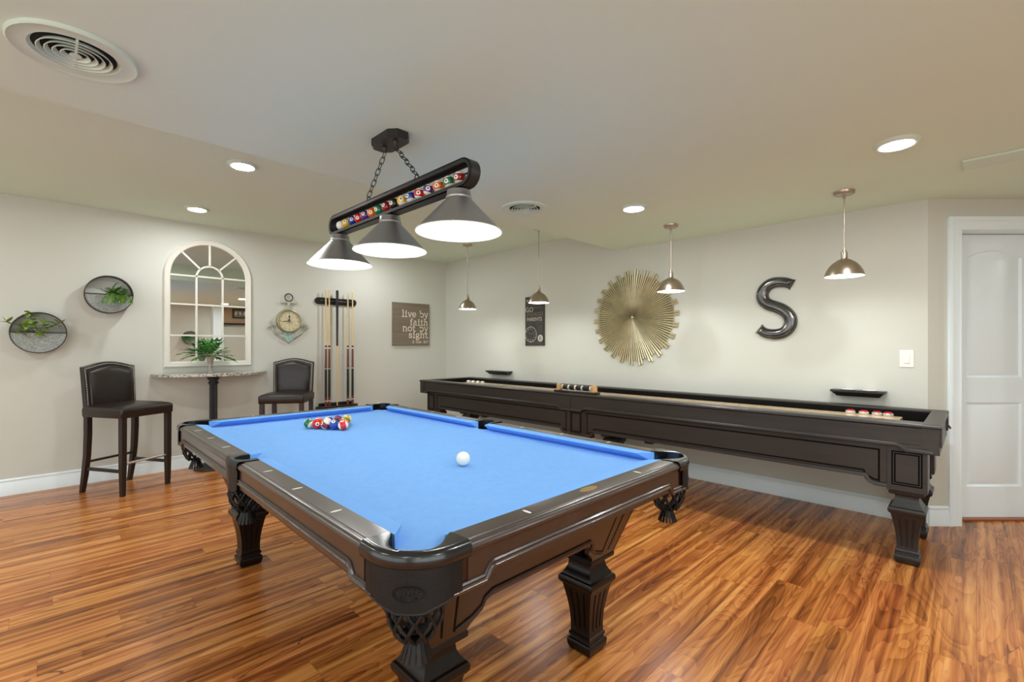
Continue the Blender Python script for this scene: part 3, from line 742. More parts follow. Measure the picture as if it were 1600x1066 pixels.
# balls
R = 0.0286
BM = {}
COL = dict(yellow=(228, 184, 40), blue=(20, 58, 160), red=(214, 26, 30), purple=(82, 44, 130), orange=(226, 106, 30), green=(14, 112, 70), maroon=(142, 24, 38), black=(28, 28, 30))
def bmatl(c, st):
    if (c, st) not in BM: BM[(c, st)] = ball_mat('%s_%s_ball' % (c, 'striped' if st else 'solid'), COL[c], st)
    return BM[(c, st)]
def ball_obj(name, m, parent=None, r=R):
    return MB().sphere((0, 0, 0), r, 28).build(name, m, parent, smooth=180)
def to_world(x, y):
    a = math.radians(-0.7045); return (1.206+x*math.cos(a)-y*math.sin(a), 2.047+x*math.sin(a)+y*math.cos(a))
cb = ball_obj('cue_ball', M_cue); cb.location = (*to_world(-0.010, -0.588), ZB+R+0.0005); tag(cb, 'white cue ball alone on the blue cloth', 'ball')
RACK = [  # row, index from the left, colour, striped, place in words
 (0, 0, 'red', True, 'apex ball of the rack nearest the cue ball'),
 (1, 0, 'blue', False, 'second on the left side of the rack, next to the apex'), (1, 1, 'orange', False, 'second on the right side of the rack, next to the apex'),
 (2, 0, 'maroon', True, 'middle of the left side of the rack'), (2, 1, 'black', False, 'centre of the rack'), (2, 2, 'yellow', True, 'middle of the right side of the rack'),
 (3, 0, 'red', False, 'fourth on the left side of the rack, beside the green one'), (3, 1, 'purple', True, 'inside the rack behind the maroon one'), (3, 2, 'maroon', False, 'inside the rack behind the yellow one'), (3, 3, 'yellow', False, 'fourth on the right side of the rack'),
 (4, 0, 'green', True, 'left rear corner of the rack'), (4, 1, 'orange', True, 'back row of the rack beside the green one'), (4, 2, 'blue', True, 'middle of the back row of the rack'), (4, 3, 'purple', False, 'back row of the rack, second from its right corner'), (4, 4, 'green', False, 'right rear corner of the rack')]
random.seed(3)
ROT = {(2, 1): (0.3, 0.2, 0.9), (0, 0): (0.9, 1.2, 0.5), (4, 0): (0.2, 1.1, 2.3), (1, 0): (0.4, 0.9, 0.8), (2, 0): (0.5, 0.35, 0.1), (3, 0): (0.2, 0.1, 1.2), (3, 3): (0.5, 0.3, 0.2), (2, 2): (1.3, 0.6, 0.2)}
for row, i, c, st, where in RACK:
    if (row, i) == (4, 4): c, st = 'yellow', True
    if (row, i) == (2, 2): c, st = 'green', False
    if (row, i) == (3, 3): c, st = 'yellow', False
    b = ball_obj('billiard_ball', bmatl(c, st))
    b.location = (*to_world(-0.003+(i-row/2)*0.0576, 0.515+row*0.0499), ZB+R+0.0005)
    b.rotation_euler = ROT.get((row, i), (random.uniform(0, 3), random.uniform(0, 3), random.uniform(0, 3)))
    tag(b, '%s %s ball, %s' % ('striped' if st else 'solid', c, where), 'ball', 'racked billiard balls')

# ------------------------------------------------------------------ billiard lamp
LX, LY = 1.2, 2.035
BLp = empty('billiard_lamp', (LX, LY, ZL)); tag(BLp, 'dark three-shade billiard lamp with coloured balls hanging over the pool table', 'lamp')
zc = 1.935-ZL
can = MB(); oc = [(-0.06, -0.075), (-0.028, -0.115), (0.028, -0.115), (0.06, -0.075), (0.06, 0.075), (0.028, 0.115), (-0.028, 0.115), (-0.06, 0.075)]
can.loft([[(x, y, 0) for x, y in oc], [(x, y, -0.030) for x, y in oc], [(x*0.9, y*0.93, -0.036) for x, y in oc]]); can.build('canopy', M_dark, BLp, smooth=0)
kn = MB()
for y in (-0.05, 0.05): kn.lathe([(0.014, -0.036), (0.010, -0.045), (0.005, -0.055), (0.0005, -0.056)], (0, y, 0), 14)
kn.build('canopy_knob', M_dark, BLp)
# stadium frame
def stadium(hl, hh, n=10): return arc(hl-hh, 0, hh, -PI/2, PI/2, n)+arc(-hl+hh, 0, hh, PI/2, 3*PI/2, n)
fr = MB(); HL = 0.640
fo, fi = stadium(HL, 0.056), stadium(HL-0.016, 0.038)
F = lambda u, v, o: (o, u, zc+v)
for o0, o1 in ((-0.026, -0.022), (0.022, 0.026)):
    r4 = [[F(*p, o0) for p in fo], [F(*p, o1) for p in fo], [F(*p, o1) for p in fi], [F(*p, o0) for p in fi], [F(*p, o0) for p in fo]]
    fr.loft(r4, True, False)
r4 = [[F(*p, -0.026) for p in fo], [F(*p, 0.026) for p in fo], [F(p[0]*0.996, p[1]*0.93, 0.026) for p in fo], [F(p[0]*0.996, p[1]*0.93, -0.026) for p in fo], [F(*p, -0.026) for p in fo]]
fr.loft(r4, True, False)
fr.build('bar_frame', M_dark, BLp, smooth=40)
rd = MB(); rd.tube([(0, -HL+0.03, zc), (0, HL-0.03, zc)], 0.004, 8); rd.build('ball_rod', M_dark, BLp)
seq = [('cream', 0), ('yellow', 0), ('blue', 0), ('red', 0), ('purple', 0), ('orange', 0), ('green', 0), ('maroon', 0), ('black', 0), ('yellow', 1), ('blue', 1), ('red', 1), ('purple', 1), ('orange', 1), ('green', 1), ('maroon', 1)]
for i, (c, st) in enumerate(seq):
    y = 0.533-i*0.0715
    m_ = M_cue if c == 'cream' else bmatl(c, bool(st))
    b = ball_obj('ball', m_, BLp, 0.0284); b.scale = (0.93, 0.93, 0.93); b.location = (0, y, zc-0.006); b.rotation_euler = (random.uniform(-.25, .25), random.uniform(-.2, .2), 0.5+random.uniform(-.3, .3))
def chain(y0, y1):
    a = Vector((0, y0, -0.056)); b = Vector((0, y1, zc+0.086)); n = 8; d = (b-a); L_ = d.length/n; t = d.normalized(); m_ = MB()
    side0 = Vector((1, 0, 0)); side1 = t.cross(side0)
    for i in range(n):
        c = a+d*((i+0.5)/n); sd = side0 if i % 2 else side1
        hl, hw = L_*0.62, 0.0105
        pts = [c+t*(hl-hw)+sd*0 for _ in ()]
        for k in range(16):
            an = 2*PI*k/16; u = math.cos(an)*hw; v = math.sin(an)*hw+(hl-hw)*(1 if math.sin(an) > 0 else -1)
            pts.append(c+sd*u+t*v)
        m_.tube(pts, 0.0022, 6, closed=True)
    m_.build('chain', M_dark, BLp)
    hk = MB(); hk.tube([(0.0, y1+0.015*math.cos(2*PI*k/14), zc+0.074+0.015*math.sin(2*PI*k/14)) for k in range(14)], 0.0026, 6, closed=True)
    hk.lathe([(0.008, zc+0.050), (0.008, zc+0.056), (0.003, zc+0.058)], (0, y1, 0), 12); hk.build('hook', M_dark, BLp)
chain(-0.045, -0.230); chain(0.045, 0.215)
for y in (-0.535, 0.0, 0.545):
    sh = MB(); zr = 1.708-ZL
    sh.lathe([(0.176, zr), (0.0555, zr+0.128), (0.052, zr+0.134), (0.054, zr+0.140), (0.050, zr+0.146), (0.048, zr+0.166), (0.0005, zr+0.168)], (0, y, 0), 56)
    so = sh.build('shade', M_shade, BLp, smooth=35)
    MB().lathe([(0.176, zr), (0.1735, zr), (0.0535, zr+0.126), (0.0005, zr+0.13)], (0, y, 0), 56).build('shade_lining', M_enamel, so)
    MB().tube([(0.1755*math.cos(2*PI*k/56), y+0.1755*math.sin(2*PI*k/56), zr) for k in range(56)], 0.0022, 6, closed=True).build('shade_rim', M_enamel, so)
    MB().lathe([(0.0005, zr+0.022), (0.022, zr+0.030), (0.030, zr+0.050), (0.024, zr+0.075), (0.013, zr+0.10), (0.013, zr+0.125)], (0, y, 0), 20).build('bulb', M_bulb, so, smooth=180)

# ------------------------------------------------------------------ pendant lights along the right wall
def pendant(zceil):
    t = empty('pendant_light'); zr = 1.702-zceil
    MB().lathe([(0.0005, -0.022), (0.052, -0.022), (0.058, -0.016), (0.060, 0)], n=32).build('canopy', M_nickel, t)
    rod = MB(); rod.tube([(0, 0, -0.02), (0, 0, zr+0.17)], 0.0045, 10); rod.lathe([(0.008, -0.045), (0.008, -0.02)], n=12); rod.build('rod', M_nickel, t)
    sk = MB(); sk.lathe([(0.0005, zr+0.185), (0.010, zr+0.183), (0.012, zr+0.165), (0.019, zr+0.160), (0.019, zr+0.120), (0.024, zr+0.112)], n=20)
    for sg in (-1, 1): sk.tube([(sg*0.030, 0, zr+0.105), (sg*0.030, 0, zr+0.138)], 0.003, 8)
    sk.build('socket', M_nickel, t)
    sh = MB(); prof = [(0.113, zr), (0.110, zr+0.012), (0.102, zr+0.036), (0.088, zr+0.062), (0.068, zr+0.086), (0.046, zr+0.102), (0.034, zr+0.110), (0.022, zr+0.113)]
    sh.lathe(prof, n=40); so = sh.build('shade', M_nickel, t, smooth=50)
    MB().lathe([(0.113, zr), (0.1085, zr+0.001)]+[(r-0.003, z-0.002) for r, z in prof[1:-1]]+[(0.0005, zr+0.106)], n=40).build('shade_lining', M_enamel, so, smooth=50)
    MB().lathe([(0.0005, zr+0.014), (0.070, zr+0.018), (0.078, zr+0.026), (0.078, zr+0.04), (0.05, zr+0.06)], n=28).build('bulb', M_pbulb, so, smooth=60)
    return t
pl = pendant(ZL); ph = pendant(ZH)
PG = 'brushed nickel pendants by the right wall'
pl.location = (3.73, 0.620, ZL); tag(pl, 'brushed nickel dome pendant between the metal letter and the door', 'pendant light', PG)
p2 = copy_tree(pl); p2.location = (3.73, 1.825, ZL); tag(p2, 'brushed nickel dome pendant overlapping the metal sunburst', 'pendant light', PG)
ph.location = (3.72, 3.30, ZH); tag(ph, 'nickel dome pendant in front of the tall chalkboard sign', 'pendant light', PG)
p4 = copy_tree(ph); p4.location = (3.72, 4.48, ZH); tag(p4, 'farthest nickel dome pendant, below the nearest billiard lamp shade', 'pendant light', PG)

# ------------------------------------------------------------------ shuffleboard table
ST = empty('shuffleboard_table', (3.78, 2.555, 0)); tag(ST, 'long charcoal shuffleboard table along the right wall', 'shuffleboard table')
X0, X1, Y0, Y1, ZS = 3.355-3.78, 4.205-3.78, 0.130-2.555, 4.985-2.555, 0.818
SX = (X0+X1)/2
def shuf_long(sd):
    xo = X0 if sd < 0 else X1
    f = lambda o, z: (xo-sd*o if sd > 0 else xo+o, z)
    prof = [(0.118, 0.70), (0.118, ZS-0.004), (0.112, ZS), (0.006, ZS), (0.0, ZS-0.006), (-0.001, ZS-0.016), (0.004, ZS-0.022), (0.010, ZS-0.026), (0.010, 0.70)]
    mb = MB(); mb.loft([[(f(o, z)[0], y, f(o, z)[1]) for o, z in prof] for y in (Y0, Y1)]); mb.build('side_rail', M_shuf, ST, smooth=35)
    # lower fascia with stepped edge, moulding
    g = lambda u, v, o: ((X0+0.010-o) if sd < 0 else (X1-0.010+o), u, v)
    zm, ze = 0.683, 0.657; step = [(0.0, 0), (0.010, 0.35), (0.020, 0.8), (0.030, 1)]
    def pathf(a, b):
        return [(a, ze), (a+0.115, ze), (a+0.130, ze+0.010), (a+0.145, zm-0.003), (a+0.155, zm), (b-0.155, zm), (b-0.145, zm-0.003), (b-0.130, ze+0.010), (b-0.115, ze), (b, ze)]
    yc = 2.602-2.555
    for a, b in ((Y0+0.035, yc-0.0015), (yc+0.0015, Y1-0.035)):
        p = pathf(a, b); fb = MB(); fb.prism(p+[(b, 0.702), (a, 0.702)], g, -0.02, 0); fb.build('fascia', M_shuf, ST, smooth=0)
        ml = MB(); ml.sweep(p, [(0, -0.004), (0, 0.010), (0.004, 0.016), (0.009, 0.016), (0.012, 0.009), (0.016, 0.008), (0.020, 0.003), (0.020, -0.004)], g); ml.build('fascia_molding', M_shuf, ST, smooth=35)
    ln = MB(); ln.prism([(Y0+0.033, ze), (Y0+0.0355, ze), (Y0+0.0355, ZS-0.03), (Y0+0.033, ZS-0.03)], g, 0, 0.0005)
    ln.prism([(yc-0.0015, ze), (yc+0.0015, ze), (yc+0.0015, ZS-0.02), (yc-0.0015, ZS-0.02)], g, 0, 0.0005); ln.build('joint_line', M_shufd, ST, smooth=0)
shuf_long(-1); shuf_long(1)
for sg, yy in ((-1, Y0), (1, Y1)):
    wdt = 0.082
    prof = [(wdt, 0.70), (wdt, ZS-0.004), (wdt-0.004, ZS+0.0005), (0.006, ZS+0.0005), (0.0, ZS-0.006), (-0.001, ZS-0.016), (0.006, ZS-0.024), (0.010, ZS-0.026), (0.010, 0.657)]
    mb = MB(); mb.loft([[(x, yy-sg*o, z) for o, z in prof]+[(x, yy-sg*0.03, 0.657)] for x in (X0+0.004, X1-0.004)]); mb.build('end_rail', M_shuf, ST, smooth=35)
# corner blocks
cbk = MB()
for sx_ in (-1, 1):
    for sy_ in (-1, 1): cbk.box((SX+sx_*((X1-X0)/2-0.028), (Y0+Y1)/2+sy_*((Y1-Y0)/2-0.025), 0.715), (0.036, 0.032, 0.116))
cbk.build('corner_block', M_shuf, ST, smooth=0)
MB().box((SX, (Y0+Y1)/2, 0.700), (X1-X0-0.03, Y1-Y0-0.03, 0.02)).build('gutter', M_gut, ST, smooth=0)
MB().box((SX+0.012, (Y0+Y1)/2, 0.740), (0.51, Y1-Y0-0.44, 0.060)).build('playing_board', M_maple, ST, bevel=0.003)
lnr = MB()
for sg in (-1, 1): lnr.box((SX+sg*((X1-X0)/2-0.1195), (Y0+Y1)/2, 0.757), (0.003, Y1-Y0-0.17, 0.10)); lnr.box((SX, (Y0+Y1)/2+sg*((Y1-Y0)/2-0.0835), 0.757), (X1-X0-0.24, 0.003, 0.10))
lnr.build('gutter_lining', M_gut, ST, smooth=0)
# aprons between posts
posts = [(0.19-2.555, 0.365-2.555), (2.49-2.555, 2.655-2.555), (4.72-2.555, 4.89-2.555)]
AX = 3.412-3.78
def sapron(sd, a, b):
    g = lambda u, v, o: (AX-o, u, v) if sd < 0 else (SX*2-AX+o, u, v)
    zl_, ze_ = 0.478, 0.436
    low = [(a, ze_), (a+0.055, ze_), (a+0.085, ze_+0.012), (a+0.10, ze_+0.028), (a+0.105, zl_), (b-0.105, zl_), (b-0.10, ze_+0.028), (b-0.085, ze_+0.012), (b-0.055, ze_), (b, ze_)]
    m_ = MB(); m_.prism(low+[(b, 0.69), (a, 0.69)], g, -0.02, 0); A = m_.build('apron', M_shuf, ST, smooth=0)
    ml = MB(); ml.sweep([(u, z) for u, z in low], [(0, -0.002), (0, 0.006), (0.004, 0.008), (0.012, 0.006), (0.020, 0.005), (0.024, 0.0), (0.024, -0.002)], g); ml.build('apron_molding', M_shuf, A, smooth=35)
    gm = MB(); q = 0.036
    ip = [(a+q, 0.645), (b-q, 0.645), (b-q, ze_+0.030), (b-0.062, ze_+0.034), (b-0.100, ze_+0.058), (b-0.108, zl_+0.036), (a+0.108, zl_+0.036), (a+0.100, ze_+0.058), (a+0.062, ze_+0.034), (a+q, ze_+0.030)]
    gm.sweep(ip, [(-0.0045, 0), (-0.0045, 0.0008), (0.0045, 0.0008), (0.0045, 0)], g, closed=True); gm.build('panel_groove', M_shufd, A, smooth=0)
for sd in (-1, 1):
    for (a, b), (c, d) in zip(posts, posts[1:]): sapron(sd, b, c)
for (a, b) in posts:
    for sd in (-1, 1):
        xx = AX-0.006 if sd < 0 else SX*2-AX+0.006
        m_ = MB(); m_.box((xx-sd*0.08, (a+b)/2, 0.555), (0.16, b-a, 0.26)); P_ = m_.build('post', M_shuf, ST, bevel=0.002)
        g = lambda u, v, o: (xx+sd*o, u, v)
        q = MB()
        for dd_ in (0.024, 0.036):
            q.sweep([(a+dd_, 0.425+dd_+0.012), (b-dd_, 0.425+dd_+0.012), (b-dd_, 0.657-dd_+0.014), (a+dd_, 0.657-dd_+0.014)], [(-0.0035, -0.001), (-0.0035, 0.0012), (0.0035, 0.0012), (0.0035, -0.001)], g, closed=True)
        q.build('post_groove', M_shufd, P_, smooth=0)
        l = leg0.copy(); l.data = leg0.data.copy(); l.data.materials.clear(); l.data.materials.append(mat('black_charcoal_leg', srgb(34, 32, 30), 0.38, coat=0.08)); C.objects.link(l); l.parent = ST
        l.location = (xx-sd*0.106, (a+b)/2+0.004, 0); l.scale = (1, 1, 1.045)
for yy in (4.30-2.555, 3.93-2.555, 2.32-2.555, 1.9-2.555):
    MB().box((SX, yy, 0.462), (0.60, 0.07, 0.035)).build('cross_brace', M_blk, ST, bevel=0.004)
hk = MB(); hk.box((0.34, Y0+0.006, 0.745), (0.045, 0.014, 0.045)); hk.tube([(0.32, Y0+0.004, 0.735), (0.32, Y0-0.010, 0.715), (0.36, Y0-0.010, 0.715), (0.36, Y0+0.004, 0.735)], 0.004, 8)
hk.build('end_bracket', M_blk, ST)
# pucks
def puck(m1):
    t = empty('shuffleboard_puck')
    MB().lathe([(0.0005, 0), (0.026, 0), (0.029, 0.003), (0.029, 0.014), (0.026, 0.018), (0.0005, 0.018)], n=28).build('weight', M_puckw, t, smooth=30)
    MB().lathe([(0.020, 0.0181), (0.0225, 0.0185), (0.0225, 0.023), (0.019, 0.0255), (0.0005, 0.0255)], n=24).build('cap', m1, t, smooth=30)
    return t
zpk = 0.7705
words = ['farthest from the end of the board', 'second of the row counting from the far side', 'third of the row counting from the far side', 'nearest the board end and the door']
pr = puck(M_red)
for i, (x, y) in enumerate(((4.018, 0.632), (4.018, 0.556), (4.026, 0.484), (4.026, 0.424))):
    o = pr if i == 0 else copy_tree(pr); o.location = (x, y, zpk); tag(o, 'red capped shuffleboard puck, '+words[i], 'puck', 'red pucks at the near end')
pw = puck(M_sw)
wz = ['leftmost of the four at the far end', 'second from the left at the far end', 'third from the left at the far end', 'rightmost of the four at the far end']
for i in range(4):
    o = pw if i == 0 else copy_tree(pw); o.location = (3.93+0.005*i, 4.71-0.085*i, zpk); tag(o, 'white shuffleboard puck, '+wz[i], 'puck', 'white pucks at the far end')
# abacus scorer lying on the front rail
AS = empty('abacus_scorer', (3.415, 2.575, ZS+0.001)); tag(AS, 'light wooden abacus scorer with black counters on the shuffleboard rail', 'scorekeeper')
MB().box((0, 0, 0.009), (0.085, 0.46, 0.018)).build('base', M_esp, AS, bevel=0.003)
for y in (-0.195, 0.195):
    e_ = MB(); e_.prism([(-0.026, 0.018), (0.026, 0.018), (0.026, 0.060), (0.014, 0.078), (-0.014, 0.078), (-0.026, 0.060)], lambda u, v, o, y=y: (u, y+o, v), -0.016, 0.016); e_.build('end_block', M_lightwood, AS, smooth=0, bevel=0.002)
for z in (0.040, 0.062):
    MB().tube([(0, -0.19, z), (0, 0.19, z)], 0.003, 8).build('rod', M_brass, AS)
for j, (y0, m1) in enumerate([(-0.13, M_ink), (-0.055, M_ink), (0.02, M_ink), (0.095, M_ink)]):
    for k in range(5):
        d = MB(); d.tube([(0, y0+0.0105*k-0.005, 0.046), (0, y0+0.0105*k+0.0035, 0.046)], 0.022, 18); d.build('counter', m1, AS)
for y0 in (-0.16, -0.068, 0.007, 0.082, 0.150):
    d = MB(); d.tube([(0, y0-0.004, 0.046), (0, y0+0.004, 0.046)], 0.023, 18); d.build('counter', M_ivory, AS)

# drink ledges on the right wall
def ledge(y0, y1, label):
    t = empty('wall_ledge', (XR, (y0+y1)/2, 0.868)); tag(t, label, 'shelf', 'small black wall ledges'); hw = (y1-y0)/2
    pr_ = [(0, 0), (0.070, 0), (0.072, 0.006), (0.082, 0.016), (0.092, 0.026), (0.098, 0.032), (0.100, 0.038), (0.100, 0.043), (0, 0.043)]
    m_ = MB(); rows = []
    for z, d in ((0, 0), (0.001, 0.068), (0.008, 0.072), (0.020, 0.086), (0.030, 0.096), (0.033, 0.105), (0.043, 0.105)):
        e = 0.105-d
        rows.append([(0, -hw+e*0.9, z), (-d, -hw+e*0.9, z), (-d, hw-e*0.9, z), (0, hw-e*0.9, z)])
    rows[0] = [(0, -hw+0.035, 0), (-0.066, -hw+0.035, 0), (-0.066, hw-0.035, 0), (0, hw-0.035, 0)]
    m_.loft(rows); m_.build('molded_ledge', M_blk, t, smooth=25)
    m2 = MB(); m2.box((-0.05, 0, 0.0445), (0.108, 2*hw+0.004, 0.005)); m2.build('top_board', M_blk, t, bevel=0.001)
    return t
ledge(0.462, 0.790, 'small black ledge on right wall holding two pale coasters')
ledge(4.29, 4.70, 'small empty black ledge on right wall near the far corner')
for i, y in enumerate((0.685, 0.555)):
    c_ = MB().lathe([(0.0005, 0), (0.040, 0), (0.046, 0.004), (0.044, 0.006), (0.036, 0.003), (0.0005, 0.003)], n=28).build('coaster', M_cork, loc=(XR-0.053, y, 0.9152))
    tag(c_, 'pale round coaster on wall ledge, '+('the left one' if i == 0 else 'the right one'), 'coaster', 'coasters on the ledge')

# ------------------------------------------------------------------ right wall decor
sb = empty('sunburst_decor', (XR, 2.512, 1.540)); tag(sb, 'large round ribbed champagne metal sunburst on right wall', 'wall decor')
m_ = MB(); NR = 104; da = 2*PI/NR
pat = [0.490, 0.490, 0.440, 0.440]
def P(ang, r, h): return (-h, -r*math.cos(ang), r*math.sin(ang))
for i in range(NR):
    Rr = pat[i % 4]*(1+0.008*math.sin(i*2.3)); a = i*da+0.02
    h0, h1 = 0.046, 0.030; q = da*0.34; qi = da*0.5
    v = [P(a-qi, 0.012, h0-0.006), P(a, 0.012, h0), P(a+qi, 0.012, h0-0.006), P(a-q, Rr, h1-0.010), P(a, Rr, h1), P(a+q, Rr, h1-0.010),
         P(a-q, Rr, 0.004), P(a+q, Rr, 0.004), P(a-qi, 0.012, 0.004), P(a+qi, 0.012, 0.004)]
    m_.add(v, [(0, 1, 4, 3), (1, 2, 5, 4), (3, 4, 5), (3, 5, 7, 6), (0, 3, 6, 8), (2, 9, 7, 5)])
m_.build('ribbed_disc', M_sun, sb, smooth=0)
MB().lathe([(0.0005, 0.022), (0.425, 0.010), (0.425, 0.002)], (0, 0, 0), 60, axis='X').build('backing_disc', mat('dark_patina', srgb(60, 56, 44), 0.7, metal=0.1), sb)
MB().sphere((-0.036, 0, 0), 0.022, 16, (0.5, 1, 1)).build('center_boss', M_sun, sb)

# the metal letter
zpx = lambda u, v: (1.328-(u-115)/8.89*0.00479, 1.813-(v-120)/8.89*0.00531)
spine = [(604, 238), (520, 200), (420, 185), (330, 192), (250, 230), (196, 300), (186, 375), (215, 445), (285, 495), (385, 532), (480, 580), (552, 650), (580, 730), (560, 815), (495, 880), (400, 908), (300, 905), (215, 882), (128, 825)]
pts = [zpx(*p) for p in spine]
# refine with Catmull-Rom
ref = []
for i in range(len(pts)-1):
    p0 = pts[max(0, i-1)]; p1 = pts[i]; p2 = pts[i+1]; p3 = pts[min(len(pts)-1, i+2)]
    for k in range(4):
        t = k/4; f_ = lambda a, b, c, d: 0.5*((2*b)+(-a+c)*t+(2*a-5*b+4*c-d)*t*t+(-a+3*b-3*c+d)*t**3)
        ref.append((f_(p0[0], p1[0], p2[0], p3[0]), f_(p0[1], p1[1], p2[1], p3[1])))
ref.append(pts[-1])
m_ = MB(); rings = []; n = len(ref)
for i, (y, z) in enumerate(ref):
    a = ref[max(0, i-1)]; b = ref[min(n-1, i+1)]; t = Vector((b[0]-a[0], b[1]-a[1])).normalized(); nn = Vector((-t.y, t.x))
    u = i/(n-1); hw = 0.038+0.011*math.sin(PI*u)**0.7
    if i == 0 or i == n-1: hw = 0.048
    if i == 1 or i == n-2: hw = 0.042
    dep = 0.045*(0.02 if i in (0, n-1) else (0.55 if i in (1, n-2) else 1))
    rings.append([(-0.003-dep*max(0, math.sin(PI*k/10))**0.75, y+nn.x*hw*math.cos(PI*k/10), z+nn.y*hw*math.cos(PI*k/10)) for k in range(11)]+[(0, y-nn.x*hw, z-nn.y*hw), (0, y+nn.x*hw, z+nn.y*hw)])
m_.loft(rings)
so = m_.build('metal_letter', M_pewter, smooth=60, loc=(XR-0.001, 0, 0)); tag(so, 'big polished pewter letter S on right wall', 'wall letter')

# chalkboard style sign
cs = empty('chalkboard_sign', (XR, 3.888, 1.555)); tag(cs, 'tall narrow chalkboard sign with white lettering and clock behind a pendant', 'sign')
MB().box((-0.009, 0, 0), (0.018, 0.315, 0.61)).build('board', M_chalk, cs, bevel=0.004)
XF_ = -0.0195
def T(body, size, y, z, m_=M_chalkw, sx=1, align='CENTER'):
    return text_mesh('lettering', body, size, m_, cs, (XF_, y, z), RR, align, 0.0006, sx)
T('PARENTS', 0.066, 0, 0.000, sx=0.92)
T('GO', 0.085, 0.085, 0.115)
T('PA', 0.055, 0.100, 0.235)
sq = MB(); random.seed(11)
for zz, h, y0, y1, c in ((0.20, 0.012, 0.14, -0.12, 0), (0.172, 0.014, 0.02, -0.12, 0), (0.155, 0.007, 0.03, -0.14, 0), (0.100, 0.020, 0.13, -0.13, 0), (0.074, 0.030, 0.13, -0.13, 0), (-0.020, 0.006, -0.02, -0.13, 0), (-0.06, 0.006, -0.05, -0.13, 0), (-0.075, 0.006, -0.05, -0.13, 0), (-0.09, 0.006, -0.05, -0.13, 0), (-0.11, 0.006, -0.05, -0.13, 0)):
    y = y0
    while y > y1:
        w_ = h*random.uniform(0.35, 0.8); sq.box((XF_, y-w_/2, zz+h*0.1*random.uniform(-1, 1)), (0.0012, w_*0.45, h*random.uniform(0.75, 1.0)), rot=Matrix.Rotation(random.uniform(-0.5, 0.5), 3, 'X')); y -= w_+h*0.35
sq.build('chalk_script', M_chalkg, cs, smooth=0)
ck = MB(); cy, cz, rr = 0.060, -0.165, 0.098
def ringp(r0, r1, cy, cz, a0=0, a1=2*PI, n=40):
    i_ = [(XF_-0.0006, cy+r0*math.cos(a0+(a1-a0)*k/n), cz+r0*math.sin(a0+(a1-a0)*k/n)) for k in range(n+1)]; o_ = [(XF_-0.0006, cy+r1*math.cos(a0+(a1-a0)*k/n), cz+r1*math.sin(a0+(a1-a0)*k/n)) for k in range(n+1)]
    return [i_, o_]
ck.loft(ringp(0.092, 0.098, cy, cz), close=False)
for k in range(12):
    a = k*PI/6; ck.bar((XF_-0.0004, cy+0.062*math.cos(a), cz+0.062*math.sin(a)), (XF_-0.0004, cy+0.088*math.cos(a), cz+0.088*math.sin(a)), 0.0012, 0.013, up=(1, 0, 0))
for a, l_ in ((0.45, 0.06), (2.6, 0.045)): ck.bar((XF_-0.0006, cy, cz), (XF_-0.0006, cy-l_*math.cos(a), cz+l_*math.sin(a)), 0.0012, 0.006, up=(1, 0, 0))
ck.build('drawn_clock', M_chalkw, cs, smooth=0)
c2 = MB(); c2.loft(ringp(0.0, 0.042, -0.098, -0.215), close=False); c2.build('round_badge', M_chalkw, cs, smooth=0)
c3 = MB(); c3.loft([[(p[0]-0.0006, p[1], p[2]) for p in r_] for r_ in ringp(0.017, 0.022, -0.098, -0.215)], close=False); c3.bar((XF_-0.0012, -0.098, -0.24), (XF_-0.0012, -0.098, -0.19), 0.0008, 0.010, up=(1, 0, 0)); c3.build('badge_mark', M_ink, cs, smooth=0)

# ------------------------------------------------------------------ back wall: lettered board
bs = empty('lettered_board', (3.700, YB, 1.553)); tag(bs, 'square grey-brown board lettered live by faith not by sight', 'sign')
MB().box((0, -0.014, 0), (0.604, 0.028, 0.602)).build('board', M_sign, bs, bevel=0.002)
# typewriter-style glyphs as strokes: unit x-height = 1
G = {}
def A_(cx, cy, rx, ry, a0, a1, n=12): return [(cx+rx*math.cos(math.radians(a0+(a1-a0)*i/n)), cy+ry*math.sin(math.radians(a0+(a1-a0)*i/n))) for i in range(n+1)]
G['l'] = (0.55, [[(0.05, 1.45), (0.28, 1.5), (0.28, 0)], [(0, 0), (0.56, 0)]])
G['i'] = (0.55, [[(0.05, 0.97), (0.28, 1.0), (0.28, 0)], [(0, 0), (0.56, 0)], [(0.26, 1.33), (0.30, 1.33)]])
G['v'] = (0.9, [[(0.12, 1.0), (0.46, 0.0), (0.80, 1.0)], [(0.0, 1.0), (0.28, 1.0)], [(0.64, 1.0), (0.92, 1.0)]])
G['e'] = (0.85, [[(0.06, 0.52), (0.80, 0.52)]+A_(0.43, 0.52, 0.38, 0.50, 0, 320)])
G['b'] = (0.95, [[(0, 1.47), (0.16, 1.5), (0.16, 0.02)], A_(0.52, 0.5, 0.36, 0.5, 0, 360, 18)])
G['y'] = (0.9, [[(0.12, 1.0), (0.48, 0.05)], [(0.82, 1.0), (0.42, -0.25), (0.22, -0.45), (0.02, -0.42)], [(0.0, 1.0), (0.28, 1.0)], [(0.66, 1.0), (0.94, 1.0)]])
G['f'] = (0.65, [[(0.66, 1.38), (0.5, 1.5), (0.34, 1.4), (0.26, 1.15), (0.26, 0)], [(0.05, 0), (0.5, 0)], [(0.02, 0.95), (0.55, 0.95)]])
G['a'] = (0.88, [[(0.12, 0.85), (0.35, 1.0), (0.58, 0.92), (0.64, 0.72), (0.64, 0.12), (0.74, 0.0), (0.86, 0.03)], A_(0.36, 0.3, 0.28, 0.28, 0, 360, 16)])
G['t'] = (0.68, [[(0.26, 1.4), (0.26, 0.2), (0.36, 0.02), (0.52, 0.0), (0.66, 0.15)], [(0.02, 0.98), (0.58, 0.98)]])
